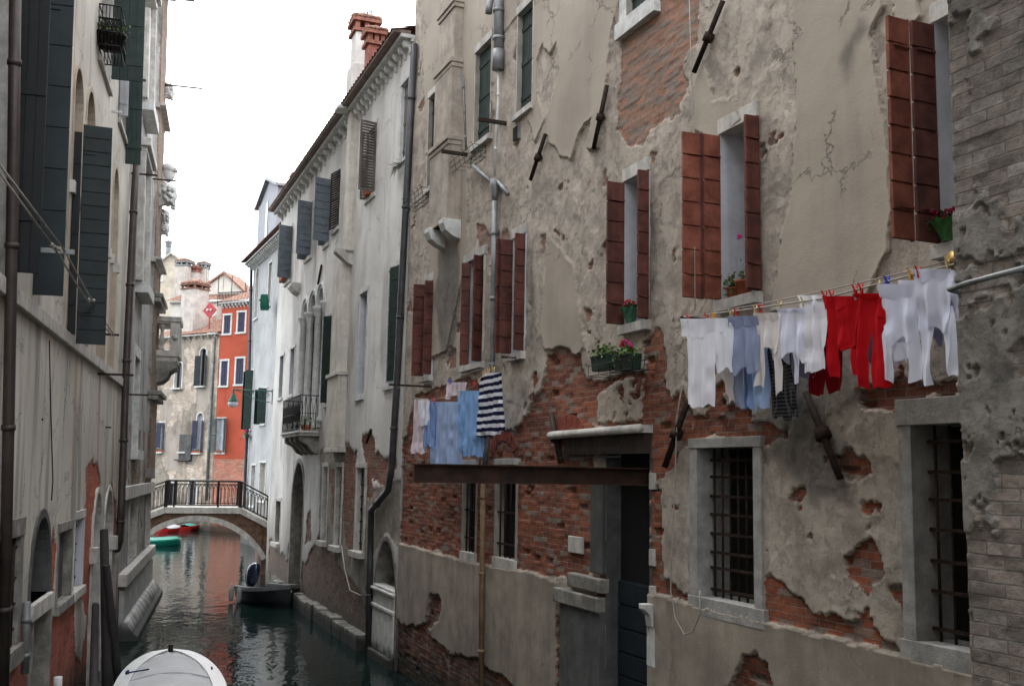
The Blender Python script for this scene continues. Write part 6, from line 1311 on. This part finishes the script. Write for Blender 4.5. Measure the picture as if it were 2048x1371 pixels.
def planter(label, W, u, z, w, box, bloom, nleaf=260, boxm=None, ext=(.3, .12, .1), cat='flower box', name='planter', bs=.03, nb=9, group=None, round_=False):
    t_ = thing(name, label, cat, W.P(u, z, w), group); bl_, bh_, bd = box; g = MB()
    if round_: g.lathe(W.P(u, z, w), [(bl_*.32, 0), (bl_*.48, bh_*.85), (bl_*.54, bh_*.86), (bl_*.54, bh_), (bl_*.45, bh_)], 12)
    else: g.pprism(W, [(w-bd/2+.02, z), (w+bd/2-.02, z), (w+bd/2, z+bh_-.03), (w+bd/2+.012, z+bh_-.03), (w+bd/2+.012, z+bh_), (w-bd/2, z+bh_)], u-bl_/2, u+bl_/2)
    part(g, 'pot' if round_ else 'box', boxm or PLASTG, t_, bevel=0 if round_ else .008)
    g = MB(); leaves(g, W.P(u, z+bh_+ext[2]*.5, w), ext, nleaf, .05, W, .1); part(g, 'foliage', LEAF, t_)
    for col, du, dz in bloom:
        g = MB(); blooms(g, W.P(u+du, z+bh_+ext[2]+dz, w+.04), (ext[0]*.35, .06, .05), nb, bs, W); part(g, 'blossoms', col, t_)
    return t_
u_, z_ = WB.px(1212, 738); wp_ = .22
for xc, blo, lab in ((1208, [], 'left dark green flower box of leafy plants on the wall rack'), (1255, [(REDF, .05, .02), (PINKF, -.14, .03)], 'right dark green flower box with red and pink flowers')):
    u1_, z1_ = WB.px(xc, 741, wp_); planter(lab, WB, u1_, z1_, wp_, (.42, .2, .18), blo, 330, ext=(.26, .14, .1), group='flower boxes on the wall rack', nb=6, bs=.026)
g = MB(); ua, ub2 = WB.px(1195, 741, wp_)[0]+.03, WB.px(1280, 741, wp_)[0]-.03
for w__ in (.1, .34):
    for dz in (-.01, .12): g.tube([WB.P(ua, z1_+dz, w__), WB.P(ub2, z1_+dz, w__)], .006, 5)
for uu in np.linspace(ub2, ua, 5): g.tube([WB.P(uu, z1_+.2, 0), WB.P(uu, z1_-.01, .02), WB.P(uu, z1_-.01, .34), WB.P(uu, z1_+.14, .34)], .006, 5)
solo(g, 'planter_rack', IRONB, 'black wire rack carrying the two flower boxes', 'rack')
def sillpot(R, x, W=WB): return W.px(x, 500)[0]
u_ = B5[1]-.18; planter('leafy pot of grass on the sill of the brick red window', WB, u_, ZB_, .0, (.16, .12, .16), [], 120, TERRA, (.12, .1, .12), 'potted plant', 'plant_pot', round_=True)
u_ = B5[1]-.42; planter('terracotta pot with a thin stem on the brick red window sill', WB, u_, ZB_, .02, (.2, .16, .2), [(PINKF, 0, .28)], 50, TERRA, (.06, .06, .2), 'potted plant', 'plant_pot', round_=True, nb=2)
def wrapped(label, u, z, w, s, m, fm):
    t_ = thing('wrapped_plant', label, 'potted plant', WB.P(u, z, w)); g = MB(); k = 12; vs = []
    for zz, rr in ((0, .5), (.35, .75), (.7, 1.0), (.95, 1.35)): vs += [WB.P(u, z, w)+np.array([math.cos(2*math.pi*j/k), math.sin(2*math.pi*j/k), 0])*s*.5*rr*(1+.18*(j % 2)*(zz > .5))+np.array([0, 0, s*zz+(.12*s*(j % 2) if zz > .9 else 0)]) for j in range(k)]
    g.add(vs, [(i*k+j, i*k+(j+1) % k, (i+1)*k+(j+1) % k, (i+1)*k+j) for i in range(3) for j in range(k)]+[tuple(range(k))], False); part(g, 'wrapping', m, t_)
    g = MB(); leaves(g, WB.P(u, z+s*1.05, w), (s*.8, s*.6, s*.3), 90, .05, WB); part(g, 'foliage', LEAFD, t_); g = MB(); blooms(g, WB.P(u, z+s*1.35, w), (s*.8, s*.5, s*.25), 16, .024, WB); part(g, 'blossoms', fm, t_)
wrapped('red flowers in green wrapping on the sill of the dark red shuttered window', B4[1]-.22, ZB_, .05, .2, FOIL, REDF)
wrapped('red flowers in bright green wrapping on the sill at the brick corner', B6[1]-.13, ZB_, .1, .17, mat('bright_green_wrap', C(54, 100, 52), .35, .3, 8, .004, 20), mat('crimson_petal', C(130, 16, 40), .6, .3, 20, 0))
def basket(label, W, u, z, L, parent=None, D=.26, Hh=.2, m=None):
    g = MB(); r_ = .006
    for dz, i_ in ((0, .04), (Hh*.5, .02), (Hh, 0)):
        P_ = [W.P(u-L/2+i_, z+dz, .01), W.P(u-L/2+i_, z+dz, D-i_), W.P(u+L/2-i_, z+dz, D-i_), W.P(u+L/2-i_, z+dz, .01)]
        for a, b in zip(P_, P_[1:]+P_[:1]): g.tube([a, b], r_, 5)
    for k in range(6): uu = u-L/2+.04+(L-.08)*k/5; g.tube([W.P(uu, z+Hh, .01), W.P(uu, z, .03), W.P(uu, z, D-.04), W.P(uu, z+Hh, D), W.P(uu, z+Hh+.05, D+.03), W.P(uu, z+Hh+.03, D+.06)], r_, 5)
    return solo(g, 'iron_basket', m or mat('green_wire', C(60, 74, 60), .6, .2, 5, 0), label, 'basket', 'empty iron flower baskets')
basket('empty wire flower basket below the closed green shutters', WB, WB.px(948, 330)[0], WB.px(948, 332)[1], 1.3); basket('empty wire flower basket beside the drainpipe of the pale house', WB, WB.px(848, 410)[0], WB.px(848, 410)[1], 1.3)
# left flower basket high up
uu, zz = WL.px(190, 88); zz = WL.perp(uu, 200, 88)[1]; ww = WL.perp(uu, 240, 60)[0]
g = MB()
for dz in (0, .25, .5, .75):
    P_ = [WL.P(uu, zz+dz, .05), WL.P(uu, zz+dz, ww), WL.P(uu+1.0, zz+dz, ww), WL.P(uu+1.0, zz+dz, .05)]
    for a, b in zip(P_, P_[1:]+P_[:1]): g.tube([a, b], .014, 5)
for k in range(7): w__ = .05+(ww-.05)*k/6; g.tube([WL.P(uu, zz, w__), WL.P(uu, zz+.75, w__)], .009, 4); g.tube([WL.P(uu+1, zz, w__), WL.P(uu+1, zz+.75, w__)], .009, 4); g.tube([WL.P(uu, zz, w__), WL.P(uu+1, zz, w__)], .009, 4)
for k in range(9):
    c0 = (WL.P(uu, zz+.4, .1+(ww-.1)*k/8)); g.tube([c0+WL.n*.07*math.cos(q)*(1-q/9)+np.array([0, 0, .1*math.sin(q)*(1-q/9)]) for q in np.linspace(0, 7, 14)], .008, 4)
for k in range(7): g.tube([WL.P(uu+k/6, zz, ww), WL.P(uu+k/6, zz+.75, ww)], .009, 4)
bk_ = solo(g, 'balcony_basket', IRONB, 'black scrolled iron basket under the green shutters of the beige house', 'basket')
for k, (du, dw) in enumerate(((.25, ww*.35), (.3, ww*.75))): planter('plant pot in the scrolled iron basket, ' + ('the one by the wall' if k == 0 else 'the outer one'), WL, uu+du, zz+.02, dw, (.36, .3, .36), [], 260, IRONB, (.25, .25, .22), 'potted plant', 'plant_pot', round_=True)
# plants on the far sills and balconies
def sillgreen(W, R_, lab, bl=[], w=.16, box=(.8, .12, .2), n=160, ext=(.42, .12, .1)): planter(lab, W, (R_[0]+R_[1])/2, R_[2]+.01, w, box, bl, n, TERRA, ext)
sillgreen(WG, g3_, 'green window box on the lower left window of the old grey house', [(STONEW, 0, 0)]); sillgreen(WG, g4_, 'flowering window box under the lower arched window of the grey house', [(STONEW, -.1, 0)])
sillgreen(WO, o5, 'small plant on the sill of the teal shuttered window', n=80, box=(.5, .1, .15), ext=(.25, .08, .1)); sillgreen(WA, A2, 'green plant in the grey louvred window', n=80, w=.12, box=(.35, .14, .16), ext=(.15, .1, .15)); sillgreen(WA, A6, 'terracotta box under the far blue shutters', n=10, w=.2, box=(.6, .18, .2))
planter('row of potted greenery on the iron balcony', WA, ub0+.35, zs_+.01, wbk*.6, (.5, .16, .2), [], 300, TERRA, (.35, .2, .22))
u_, z_ = WW.px(494, 872, .2); planter('pink flower box on the white house by the drainpipe', WW, u_, z_-.1, .25, (.8, .2, .25), [(PINKF, 0, .1)], 160, PLASTG, (.4, .14, .12), bs=.05)
g = MB(); 
for i in range(60):
    p = WA.P(A1[0]+(A1[1]-A1[0])*random.random(), A1[2]-.1, .12); e = WA.d*random.uniform(-.12, .12)+WA.n*random.uniform(.05, .3)+np.array([0, 0, random.uniform(-.35, .05)]); sd_ = np.cross(e, [0, 0, 1.]); sd_ = sd_/(np.linalg.norm(sd_)+1e-6)*.02; g.add([p-sd_, p+sd_, p+e], [(0, 1, 2)])
solo(g, 'trailing_plant', mat('grey_green_leaf', C(110, 120, 104), .7, .3, 8, 0), 'spiky grey green plant trailing from the top window of the pale house', 'plant')
